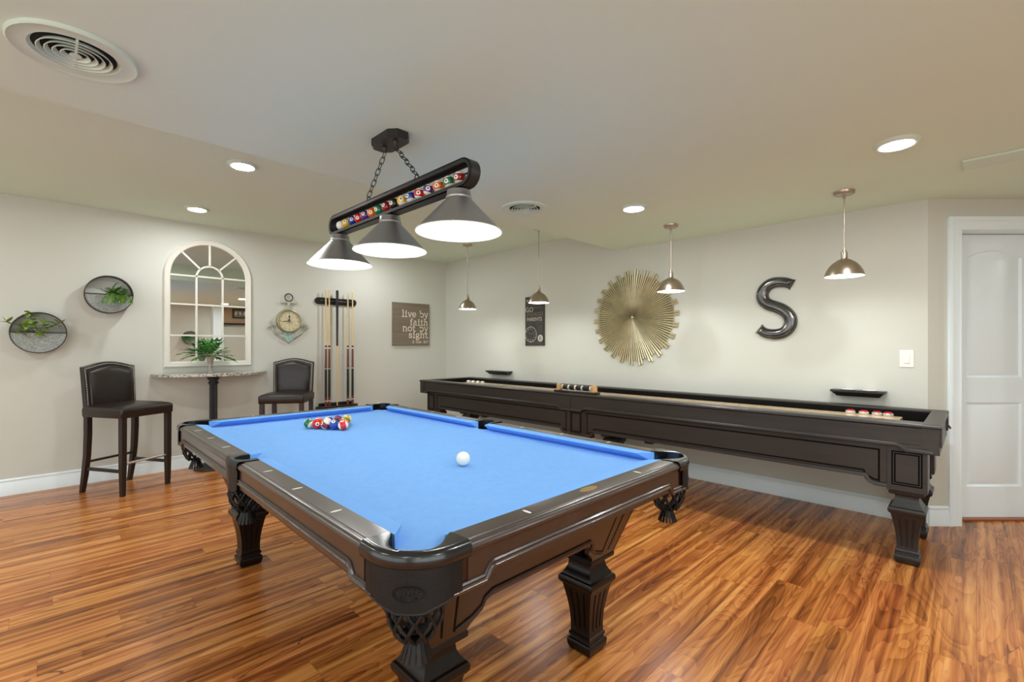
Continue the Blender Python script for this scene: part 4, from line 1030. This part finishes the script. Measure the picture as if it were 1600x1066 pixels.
G['h'] = (1.0, [[(0.02, 1.47), (0.18, 1.5), (0.18, 0)], [(0.18, 0.75), (0.35, 0.97), (0.55, 1.0), (0.72, 0.85), (0.76, 0.6), (0.76, 0)], [(0.02, 0), (0.36, 0)], [(0.60, 0), (0.94, 0)]])
G['n'] = (1.0, [[(0.02, 0.98), (0.18, 1.0), (0.18, 0)], [(0.18, 0.75), (0.35, 0.97), (0.55, 1.0), (0.72, 0.85), (0.76, 0.6), (0.76, 0)], [(0.02, 0), (0.36, 0)], [(0.60, 0), (0.94, 0)]])
G['o'] = (0.88, [A_(0.43, 0.5, 0.38, 0.5, 0, 360, 20)])
G['s'] = (0.8, [[(0.68, 0.72), (0.66, 0.88), (0.4, 1.0), (0.16, 0.9), (0.12, 0.72), (0.25, 0.57), (0.55, 0.45), (0.70, 0.27), (0.62, 0.08), (0.38, 0.0), (0.12, 0.1), (0.10, 0.3)]])
G['g'] = (0.88, [A_(0.38, 0.66, 0.28, 0.32, 0, 360, 16), [(0.6, 0.88), (0.82, 1.0)], [(0.2, 0.4), (0.14, 0.22), (0.3, 0.12), (0.6, 0.08), (0.76, -0.08), (0.7, -0.35), (0.4, -0.45), (0.12, -0.36), (0.1, -0.15), (0.25, 0.05)]])
G['2'] = (0.85, [[(0.12, 1.05), (0.2, 1.3), (0.45, 1.4), (0.68, 1.25), (0.66, 0.95), (0.1, 0.02), (0.74, 0.02), (0.74, 0.25)]])
G['C'] = (1.0, [[(0.86, 1.35), (0.86, 1.0)], A_(0.5, 0.68, 0.42, 0.70, 40, 320, 18)])
G['r'] = (0.75, [[(0.02, 0.98), (0.2, 1.0), (0.2, 0)], [(0.2, 0.7), (0.4, 0.95), (0.66, 0.95)], [(0.02, 0), (0.45, 0)]])
G['5'] = (0.85, [[(0.7, 1.38), (0.2, 1.38), (0.16, 0.8), (0.42, 0.9), (0.68, 0.75), (0.72, 0.4), (0.55, 0.05), (0.3, 0.0), (0.1, 0.12)]])
G[':'] = (0.4, [[(0.16, 0.8), (0.2, 0.8)], [(0.16, 0.1), (0.2, 0.1)]])
G['7'] = (0.85, [[(0.1, 1.15), (0.1, 1.38), (0.74, 1.38), (0.34, 0)]])
G[' '] = (0.62, [])
def stroke_text(body, xh, right, base, thick, par, name, width):
    """right-aligned stroke lettering in the (x, z) plane facing -y"""
    tot = sum(G[c][0] for c in body)+0.10*(len(body)-1); kx = width/(tot*xh); x = right-width; m_ = MB()
    for c in body:
        adv, strokes = G[c]
        for st in strokes:
            pp = [(x+u*xh*kx, base+v*xh) for u, v in st]
            cl = math.dist(pp[0], pp[-1]) < 1e-6
            if cl: pp = pp[:-1]
            if len(pp) == 2 and math.dist(*pp) < thick: m_.box(((pp[0][0]+pp[1][0])/2, -0.0288, pp[0][1]), (thick*1.5, 0.0014, thick*1.5)); continue
            m_.sweep(pp, [(-thick/2, 0), (-thick/2, 0.0014), (thick/2, 0.0014), (thick/2, 0)], lambda u, v, o: (u, -0.028-o, v), closed=cl)
        x += (adv+0.10)*xh*kx
    m_.build(name, M_letter, par, smooth=0)
for body, base, xh, th, wd_ in (('live by', 0.106, 0.060, 0.012, 0.438), ('faith', -0.009, 0.060, 0.012, 0.305), ('not by', -0.096, 0.060, 0.012, 0.425), ('sight', -0.190, 0.060, 0.012, 0.328), ('2 Cor 5:7', -0.264, 0.024, 0.006, 0.265)):
    stroke_text(body, xh, 0.277, base, th, bs, 'lettering', wd_)

# cue rack
cr = empty('cue_rack', (2.603, YB, 0)); tag(cr, 'black wall rack holding cues between the anchor clock and lettered board', 'cue rack')
def capsule(hl, hh): return stadium(hl, hh, 8)
MB().prism(capsule(0.268, 0.042), lambda u, v, o: (u, -o, 1.800+v), 0.0, 0.022).build('upper_bar', M_blk, cr, bevel=0.004)
ur = MB(); ur.tube([(-0.21, -0.040, 1.800), (0.21, -0.040, 1.800)], 0.005, 8)
for x in (-0.21, 0.21): ur.tube([(x, -0.02, 1.800), (x, -0.04, 1.800)], 0.005, 8)
ur.build('cue_rail', M_dark, cr)
MB().prism([(u, v) for u, v in arc(0.225, -0.045, 0.045, -PI/2, PI/2, 8)+arc(-0.225, -0.045, 0.045, PI/2, 3*PI/2, 8)], lambda u, v, o: (u, v-0.001, 0.478+o), 0, 0.026).build('lower_tray', M_blk, cr, bevel=0.005)
MB().box((0, -0.010, 0.515), (0.44, 0.02, 0.05)).build('tray_back', M_blk, cr, bevel=0.004)
def cue(x, label, bridge=False):
    t = empty('pool_cue' if not bridge else 'bridge_stick', (x, YB-0.070, 0.506)); tag(t, label, 'cue', 'cues in the wall rack')
    def seg(nm, z0, z1, r0, r1, m_): MB().lathe([(0.0005, z0), (r0, z0), (r1, z1), (0.0005, z1)], n=12).build(nm, m_, t, smooth=60)
    if not bridge:
        seg('butt_cap', 0.0, 0.06, 0.0155, 0.0152, M_cuebr); seg('butt_ring', 0.060, 0.070, 0.0154, 0.0154, M_ivory); seg('sleeve', 0.070, 0.11, 0.0152, 0.0150, M_cuebr)
        seg('grip', 0.11, 0.455, 0.0148, 0.0135, M_cueblk); seg('grip_ring', 0.455, 0.463, 0.0137, 0.0136, M_ivory); seg('forearm', 0.463, 0.705, 0.0135, 0.0115, M_cuebr)
        seg('joint_collar', 0.705, 0.722, 0.0112, 0.0112, M_ivory); seg('joint', 0.722, 0.745, 0.0112, 0.011, M_cueblk)
        seg('shaft', 0.745, 1.425, 0.0108, 0.0068, M_shaft); seg('tip', 1.425, 1.445, 0.0068, 0.006, M_ivory)
    else:
        seg('lower_shaft', 0, 0.74, 0.0070, 0.0105, M_shaft); seg('dark_butt', 0.74, 1.42, 0.0115, 0.0160, M_stoolw); seg('end_cap', 1.42, 1.432, 0.016, 0.012, M_cueblk)
    return t
c0 = cue(2.447, 'pool cue at the left end of the rack')
for x, lb in ((2.490, 'pool cue second from left, beside the leftmost cue'), (2.729, 'pool cue second from right, just right of the upturned stick'), (2.792, 'pool cue at the right end of the rack')):
    o = copy_tree(c0); o.location = (x, YB-0.070, 0.506); o['label'] = lb
cue(2.590, 'upturned stick with dark upper half in the middle of the rack', True)

# anchor clock
an = empty('anchor_clock', (2.030, YB, 1.535)); tag(an, 'weathered anchor shaped clock on back wall beside the arched mirror', 'clock')
FB = lambda u, v, o: (u, -o, v)
ab = MB()
# fluke crescent
ou = [(-0.205, -0.02), (-0.190, -0.095), (-0.150, -0.160), (-0.085, -0.205), (-0.03, -0.235), (0.0, -0.268), (0.03, -0.235), (0.085, -0.205), (0.150, -0.160), (0.190, -0.095), (0.205, -0.02)]
inn = [(0.178, -0.045), (0.160, -0.090), (0.130, -0.122), (0.09, -0.140), (0.045, -0.135), (0.0, -0.120), (-0.045, -0.135), (-0.09, -0.140), (-0.130, -0.122), (-0.160, -0.090), (-0.178, -0.045)]
no = len(ou)
vs = [FB(u, v, 0.006) for u, v in ou]+[FB(u, v, 0.006) for u, v in inn[::-1]]+[FB((a[0]+b[0])/2, (a[1]+b[1])/2, 0.032) for a, b in zip(ou, inn[::-1])]
fs = []
for i in range(no-1): fs += [(i, i+1, 2*no+i+1, 2*no+i), (no+i+1, no+i, 2*no+i, 2*no+i+1)]
fs += [(0, 2*no, no), (no-1, 2*no-1, 3*no-1)]
ab.add(vs, fs)
for sg in (-1, 1):
    ab.prism([(sg*0.232, -0.085), (sg*0.205, 0.0), (sg*0.130, -0.060), (sg*0.178, -0.052)], FB, 0.004, 0.022)
ab.build('anchor_arms', M_anchor, an, smooth=25)
MB().prism([(-0.060, -0.135), (0.0, -0.120), (0.060, -0.135), (0.070, -0.190), (0.03, -0.225), (0.0, -0.250), (-0.03, -0.225), (-0.070, -0.190)], FB, 0.022, 0.030).build('crown_plate', M_verdi, an, smooth=0)
MB().box((0, -0.018, 0.165), (0.030, 0.020, 0.11)).build('shank', M_anchor, an, bevel=0.004)
stk = MB(); stk.loft([[(u, -0.018+0.012*math.cos(a), 0.218+hh*math.sin(a)) for a in [2*PI*k/10 for k in range(10)]] for u, hh in ((-0.090, 0.020), (-0.080, 0.014), (0, 0.012), (0.080, 0.014), (0.090, 0.020))]); stk.build('stock', M_anchor, an, smooth=50)
MB().tube([(0.044*math.cos(2*PI*k/28), -0.020, 0.276+0.044*math.sin(2*PI*k/28)) for k in range(28)], 0.006, 8, closed=True).build('hanging_ring', M_rust, an)
MB().lathe([(0.100, -0.0), (0.138, 0.0), (0.142, 0.020), (0.134, 0.046), (0.124, 0.050), (0.116, 0.044), (0.114, 0.034)], (0, 0, 0), 48, axis='Y').build('bezel', M_bezel, an, smooth=50)
MB().lathe([(0.0005, 0.034), (0.116, 0.034)], (0, 0, 0), 40, axis='Y').build('clock_face', M_face, an)
hn_ = MB()
for a, l_, w_ in ((PI/2, 0.055, 0.007), (PI*1.03, 0.082, 0.004)): hn_.bar((0, -0.037, 0), (l_*math.cos(a), -0.037, l_*math.sin(a)), w_, 0.002, up=(0, 1, 0))
hn_.sphere((0, -0.038, 0.055), 0.009, 12, (1, 0.2, 1.3)); hn_.build('clock_hand', M_ink, an)
rs = MB()
for k in range(16):
    a = 2*PI*k/16; l_ = 0.060 if k % 2 == 0 else 0.035; rs.bar((0.006*math.cos(a), -0.0350, 0.006*math.sin(a)), (l_*math.cos(a), -0.0350, l_*math.sin(a)), 0.0022, 0.001, up=(0, 1, 0))
for k in range(12):
    a = 2*PI*k/12; rs.bar((0.088*math.cos(a), -0.0350, 0.088*math.sin(a)), (0.104*math.cos(a), -0.0350, 0.104*math.sin(a)), 0.005, 0.001, up=(0, 1, 0))
rs.build('compass_marks', mat('sepia_ink', srgb(128, 118, 88), 0.6), an, smooth=0)

# arched mirror
mr = empty('arched_mirror', (1.238, YB, 1.028)); tag(mr, 'white arched window mirror above the granite wall table', 'mirror')
W2 = 0.395; HT = 2.352-1.028; ZA = HT-W2
def arch(hw, z0, za, n=28): return [(-hw, z0), (hw, z0)]+arc(0, za, hw, 0, PI, n)
outer = arch(W2, 0.0, ZA)
fmb = MB(); fmb.sweep(outer, [(0, 0), (0, 0.022), (0.010, 0.034), (0.022, 0.030), (0.030, 0.026), (0.050, 0.024), (0.058, 0.014), (0.058, 0)], FB, closed=True); fmb.build('frame', M_mframe, mr, smooth=40)
MB().prism(arch(W2-0.05, 0.05, ZA), FB, 0.004, 0.010).build('mirror_glass', M_mirror, mr, smooth=0)
mu = MB(); iw = W2-0.055; xs_ = 0.118
for z in (0.325, 0.642, ZA+0.005): mu.box((0, -0.015, z), (2*iw, 0.012, 0.016))
for sg in (-1, 1): mu.box((sg*xs_, -0.0155, (0.05+ZA)/2), (0.016, 0.012, ZA-0.05))
ap_ = arc(0, ZA, xs_, 0, PI, 16); mu.sweep(ap_, [(-0.008, 0.010), (-0.008, 0.021), (0.008, 0.021), (0.008, 0.010)], FB)
for a in (PI/4, PI/2, 3*PI/4): mu.bar((xs_*math.cos(a), -0.0155, ZA+xs_*math.sin(a)), (iw*math.cos(a), -0.0155, ZA+iw*math.sin(a)), 0.016, 0.011, up=(0, 1, 0))
mu.build('muntins', M_mframe, mr, smooth=0)

# granite wall table with pedestal
wt = empty('wall_table', (1.26, YB, 0)); tag(wt, 'grey granite wall table on black fluted pedestal under the mirror', 'table')
top = [(-0.50, -0.006), (-0.47, -0.10), (-0.36, -0.24), (-0.18, -0.34), (0.0, -0.375), (0.18, -0.34), (0.36, -0.24), (0.47, -0.10), (0.50, -0.006)]
top = [(-0.52*math.cos(a), -0.006-0.40*math.sin(a)) for a in [PI*k/24 for k in range(25)]]
MB().prism(top, XYZ, 0.940, 0.970).build('granite_top', M_granite, wt, bevel=0.004)
px_, py_ = -0.025, -0.175
co = MB(); rings = []
for z in (0.10, 0.86):
    rings.append([(px_+(0.036-(0.005 if k % 2 else 0))*math.cos(2*PI*k/32), py_+(0.036-(0.005 if k % 2 else 0))*math.sin(2*PI*k/32), z) for k in range(32)])
co.loft(rings); co.lathe([(0.036, 0.85), (0.046, 0.862), (0.046, 0.872), (0.038, 0.880), (0.038, 0.893), (0.050, 0.902), (0.052, 0.918), (0.09, 0.930), (0.09, 0.940)], (px_, py_, 0), 32)
co.build('pedestal_column', M_cast, wt, smooth=30)
MB().lathe([(0.160, 0), (0.170, 0.006), (0.168, 0.016), (0.150, 0.026), (0.115, 0.040), (0.070, 0.060), (0.050, 0.085), (0.046, 0.11), (0.036, 0.115)], (px_, py_, 0), 40, cap=False).build('pedestal_base', M_cast, wt, smooth=40)
# vase with green foliage
vp = empty('potted_plant', (1.205, YB-0.19, 0.9705)); tag(vp, 'bushy green plant in slim silvery vase on the granite table', 'plant')
MB().lathe([(0.0005, 0), (0.030, 0), (0.032, 0.006), (0.020, 0.020), (0.017, 0.05), (0.022, 0.062), (0.018, 0.075), (0.024, 0.11), (0.036, 0.15), (0.044, 0.185), (0.041, 0.186), (0.030, 0.15), (0.0005, 0.145)], n=28).build('vase', M_vase, vp, smooth=60)
def leaf_on(mb, p, d, ln, wd, curl=0.3, up=Vector((0, 0, 1))):
    d = d.normalized(); s_ = d.cross(up)
    s_ = s_.normalized() if s_.length > 1e-3 else Vector((1, 0, 0)); n_ = s_.cross(d)
    rows = []; K = 6
    for k in range(K+1):
        t = k/K; w_ = wd*math.sin(PI*min(0.985, max(0.02, t))**0.8); c = p+d*ln*t-n_*ln*curl*t*t*0.5
        rows.append([c-s_*w_/2, c+n_*w_*0.12*-1, c+s_*w_/2])
    mb.loft([[tuple(q) for q in r_] for r_ in rows], close=False)
def frond(fol, stems, base, d, length, leafl, leafw, droop=0.5, n=8):
    pts = []; p = Vector(base); d = Vector(d).normalized()
    for k in range(n+1):
        pts.append(p.copy()); d2 = (d+Vector((0, 0, -droop*k/n*0.5))).normalized(); p = p+d2*length/n
    stems.tube(pts, 0.0016, 5)
    for k in range(2, n+1):
        t = (pts[k]-pts[k-1]).normalized(); sd = t.cross(Vector((0, 0, 1))).normalized()
        for sg in (-1, 1):
            leaf_on(fol, pts[k], t*0.8+sd*sg*0.8+Vector((0, 0, random.uniform(-.15, .25))), leafl*random.uniform(.75, 1.15), leafw, 0.4)
    leaf_on(fol, pts[-1], d2, leafl*1.2, leafw, 0.4)
random.seed(21)
fo_, stm = MB(), MB()
for i in range(26):
    a = random.uniform(0, 2*PI); e = random.uniform(0.15, 1.3); d = Vector((math.cos(a)*math.cos(e), min(0.35, math.sin(a)*math.cos(e)), math.sin(e)))
    frond(fo_, stm, (0.01*math.cos(a), 0.01*math.sin(a), 0.17), d, random.uniform(0.10, 0.18), 0.055, 0.026, 0.5, 5)
for d, l in ((Vector((1, -.1, 0.1)), 0.20), (Vector((0.8, -.5, 0.15)), 0.20), (Vector((-1, -.1, 0.45)), 0.19), (Vector((-.8, -.4, 0.15)), 0.16)): frond(fo_, stm, (0, 0, 0.17), d, l, 0.055, 0.028, 1.3, 7)
tag(fo_.build('foliage', M_leaf, vp, smooth=60), kind='stuff'); stm.build('stems', M_leaf3, vp)

# hoop wall planters
def planter(loc, Rr, lab, seed, leafm, style, rotz=0, depth=0.10):
    t = empty('wall_planter', loc, rotz); tag(t, lab, 'planter', 'round hoop wall planters')
    hp = MB(); n = 56
    hp.loft([[(r*math.cos(2*PI*k/n), -y, r*math.sin(2*PI*k/n)) for k in range(n)] for r, y in ((Rr, 0), (Rr, depth), (Rr-0.006, depth), (Rr-0.006, 0), (Rr, 0))], True, False)
    hp.build('hoop', M_rust, t, smooth=40)
    pk = MB(); half = [(-(Rr-0.007)*math.cos(a), -(Rr-0.007)*math.sin(a)) for a in [PI*k/28 for k in range(29)]]
    pk.prism(half, FB, depth-0.012, depth-0.006); pk.prism(half, FB, 0.002, 0.006)
    p_ = pk.build('galvanized_pocket', M_galv, t, smooth=0)
    rim = MB(); rim.box((0, -depth+0.007, 0), (2*Rr-0.012, 0.012, 0.008)); rim.build('pocket_rim', M_rust, t, smooth=0)
    random.seed(seed); f1, s1 = MB(), MB(); y0 = -depth*0.55
    if style == 'fern':
        for i in range(34):
            a = random.uniform(-0.3, PI+0.3); e = random.uniform(0.2, 1.0)
            d = Vector((math.cos(a)*0.9, -random.uniform(0.1, 0.9), 0.25+0.7*math.sin(a)))
            frond(f1, s1, (0.05+random.uniform(-.05, .05), y0, -0.005), d, random.uniform(0.07, 0.12), 0.030, 0.012, 1.2, 7)
        for i in range(16):
            d = Vector((random.uniform(-.5, .5), -0.8, 0.25)); frond(f1, s1, (0.06+random.uniform(-.05, .05), y0-0.02, 0.0), d, random.uniform(0.13, 0.20), 0.028, 0.012, 3.6, 9)
    else:
        for b, d, l in (((-.02, y0, 0), (-.8, -.3, 0.5), 0.20), ((0, y0, 0), (-.35, -.2, 1), 0.20), ((0.0, y0, 0), (0.4, -.4, 1), 0.13), ((-.01, y0, 0), (-.9, -.3, 0.1), 0.13), ((0.0, y0, 0), (0.9, -.2, 0.75), 0.17), ((0, y0-0.02, 0), (0.1, -.8, 0.1), 0.10), ((-.02, y0, 0), (-.6, -.5, .8), .12)):
            pts = [Vector(b)+Vector(d).normalized()*l*k/5+Vector((0, 0, -0.02*(k/5)**2)) for k in range(6)]
            s1.tube(pts, 0.002, 5)
            for k in range(2, 6):
                for q in range(3):
                    dv = Vector((random.uniform(-1, 1), random.uniform(-1, .1), random.uniform(-.5, .8))); leaf_on(f1, pts[k], dv, random.uniform(.045, .065), 0.036, 0.3)
    tag(f1.build('foliage', leafm, t, smooth=60), kind='stuff'); s1.build('stems', M_rust if style != 'fern' else M_leaf3, t)
    return t
planter((0.432, YB, 1.716), 0.172, 'upper round hoop planter with drooping fern, left of the mirror', 5, M_leaf3, 'fern')
planter((-0.022, YB, 1.357), 0.174, 'lower round hoop planter with branching lime leaves at far left', 6, M_leaf2, 'branch')
planter((2.55, YF, 1.45), 0.16, 'round hoop planter on the opposite wall, seen only in the mirror', 8, M_leaf, 'fern', PI)

# ------------------------------------------------------------------ bar stools
def stool():
    """origin under the seat centre on the floor, front towards -y"""
    t = empty('bar_stool')
    w, d = 0.43, 0.43; zs, zt = 0.650, 0.735
    # legs
    for sx in (-1, 1):
        f_ = MB(); x, y = sx*(w/2-0.022), -d/2+0.022
        f_.loft([[(x+a*h, y+b*h, z) for a, b in ((-1, -1), (1, -1), (1, 1), (-1, 1))] for z, h in ((0, 0.0155), (0.25, 0.020), (zs, 0.021))]); f_.build('leg', M_stoolw, t, smooth=0, bevel=0.002)
        b_ = MB(); rings = []
        for z, yo, h in ((0, 0.065, 0.0155), (0.15, 0.035, 0.019), (0.32, 0.010, 0.020), (0.50, 0.0, 0.021), (zs, 0.0, 0.021)):
            rings.append([(x+a*h, d/2-0.022+yo+b*h, z) for a, b in ((-1, -1), (1, -1), (1, 1), (-1, 1))])
        b_.loft(rings); b_.build('leg', M_stoolw, t, smooth=30, bevel=0.002)
    st = MB()
    for sx in (-1, 1): st.bar((sx*(w/2-0.022), -d/2+0.03, 0.205), (sx*(w/2-0.022), d/2+0.005, 0.205), 0.016, 0.026)
    st.build('side_stretcher', M_stoolw, t, smooth=0)
    MB().bar((-w/2+0.03, d/2-0.003, 0.262), (w/2-0.03, d/2-0.003, 0.262), 0.026, 0.016).build('rear_stretcher', M_stoolw, t, smooth=0)
    MB().tube([(-w/2+0.03, -d/2+0.022, 0.265), (w/2-0.03, -d/2+0.022, 0.265)], 0.010, 14).build('footrest', M_steel, t)
    # seat: boxed apron with a domed cushion
    s_ = MB(); n = 14; rr = []
    def rsq(hx, hy, r, z, m_=5):
        o = []
        for cx, cy, a0 in ((hx-r, hy-r, 0), (-hx+r, hy-r, PI/2), (-hx+r, -hy+r, PI), (hx-r, -hy+r, 3*PI/2)):
            o += [(cx+r*math.cos(a0+PI/2*k/m_), cy+r*math.sin(a0+PI/2*k/m_), z) for k in range(m_+1)]
        return o
    s_.loft([rsq(w/2+0.004, d/2+0.004, 0.012, zs-0.004), rsq(w/2+0.008, d/2+0.008, 0.014, zs+0.002), rsq(w/2+0.010, d/2+0.010, 0.016, zt-0.030), rsq(w/2+0.008, d/2+0.008, 0.02, zt-0.012), rsq(w/2-0.006, d/2-0.006, 0.03, zt-0.001), rsq(w/2-0.04, d/2-0.04, 0.04, zt+0.010), rsq(w/2-0.10, d/2-0.10, 0.05, zt+0.017), rsq(0.06, 0.06, 0.03, zt+0.020)])
    s_.build('seat', M_stool, t, smooth=50)
    # backrest slightly reclined with camel-back top
    yb = d/2-0.022; z0, z1 = zs+0.02, 1.075
    def BK(u, v, o): k = (v-z0)/(z1-z0); return (u, yb+0.026*k*k+0.008*k-o, v)
    hw0, hw1 = 0.206, 0.214
    def outl(ins):
        p = [(-hw0+ins, z0+ins), (hw0-ins, z0+ins), (hw1-ins, z1-0.012-ins)]
        m_ = 14
        for k in range(m_+1):
            u = 1-2*k/m_; x = u*(hw1-ins-0.01); p.append((x, z1-ins+0.032*math.cos(u*PI/2)**1.3-0.008*(1-math.cos(u*PI/2))))
        p.append((-hw1+ins, z1-0.012-ins)); return p
    bk = MB(); rings = [[BK(u, v, o) for u, v in outl(i_)] for i_, o in ((0.004, -0.036), (0, -0.032), (0, -0.002), (0.004, 0.002))]
    bk.loft(rings); bo = bk.build('backrest', M_stool, t, smooth=40)
    pad = MB(); rings = [[BK(u, v, o) for u, v in outl(i_)] for i_, o in ((0.036, 0.000), (0.038, 0.012), (0.046, 0.020), (0.070, 0.027), (0.11, 0.031))]
    pad.loft(rings); pad.build('back_pad', M_stool, bo, smooth=60)
    nl = MB(); P_ = outl(0.016)[1:]+[outl(0.016)[0]]; q = resample(P_[0:len(P_)], 78)
    for u, v in q: c = BK(u, v, 0.003); nl.sphere(c, 0.0052, 6, (1, 0.6, 1))
    nl.build('nailhead_trim', M_nail, bo, smooth=0)
    return t
s1 = stool(); a1 = math.atan2(0.506, 0.862)
s1.location = (0.535, 5.262, 0); s1.rotation_euler = (0, 0, a1); tag(s1, 'dark leather bar stool left of the granite table, legs in full view', 'bar stool', 'nailhead bar stools')
s2 = copy_tree(s1); s2.location = (1.872, 5.292, 0); s2.rotation_euler = (0, 0, math.atan2(-0.581, 0.814)); tag(s2, 'dark leather bar stool right of the granite table, behind the pool table', 'bar stool', 'nailhead bar stools')
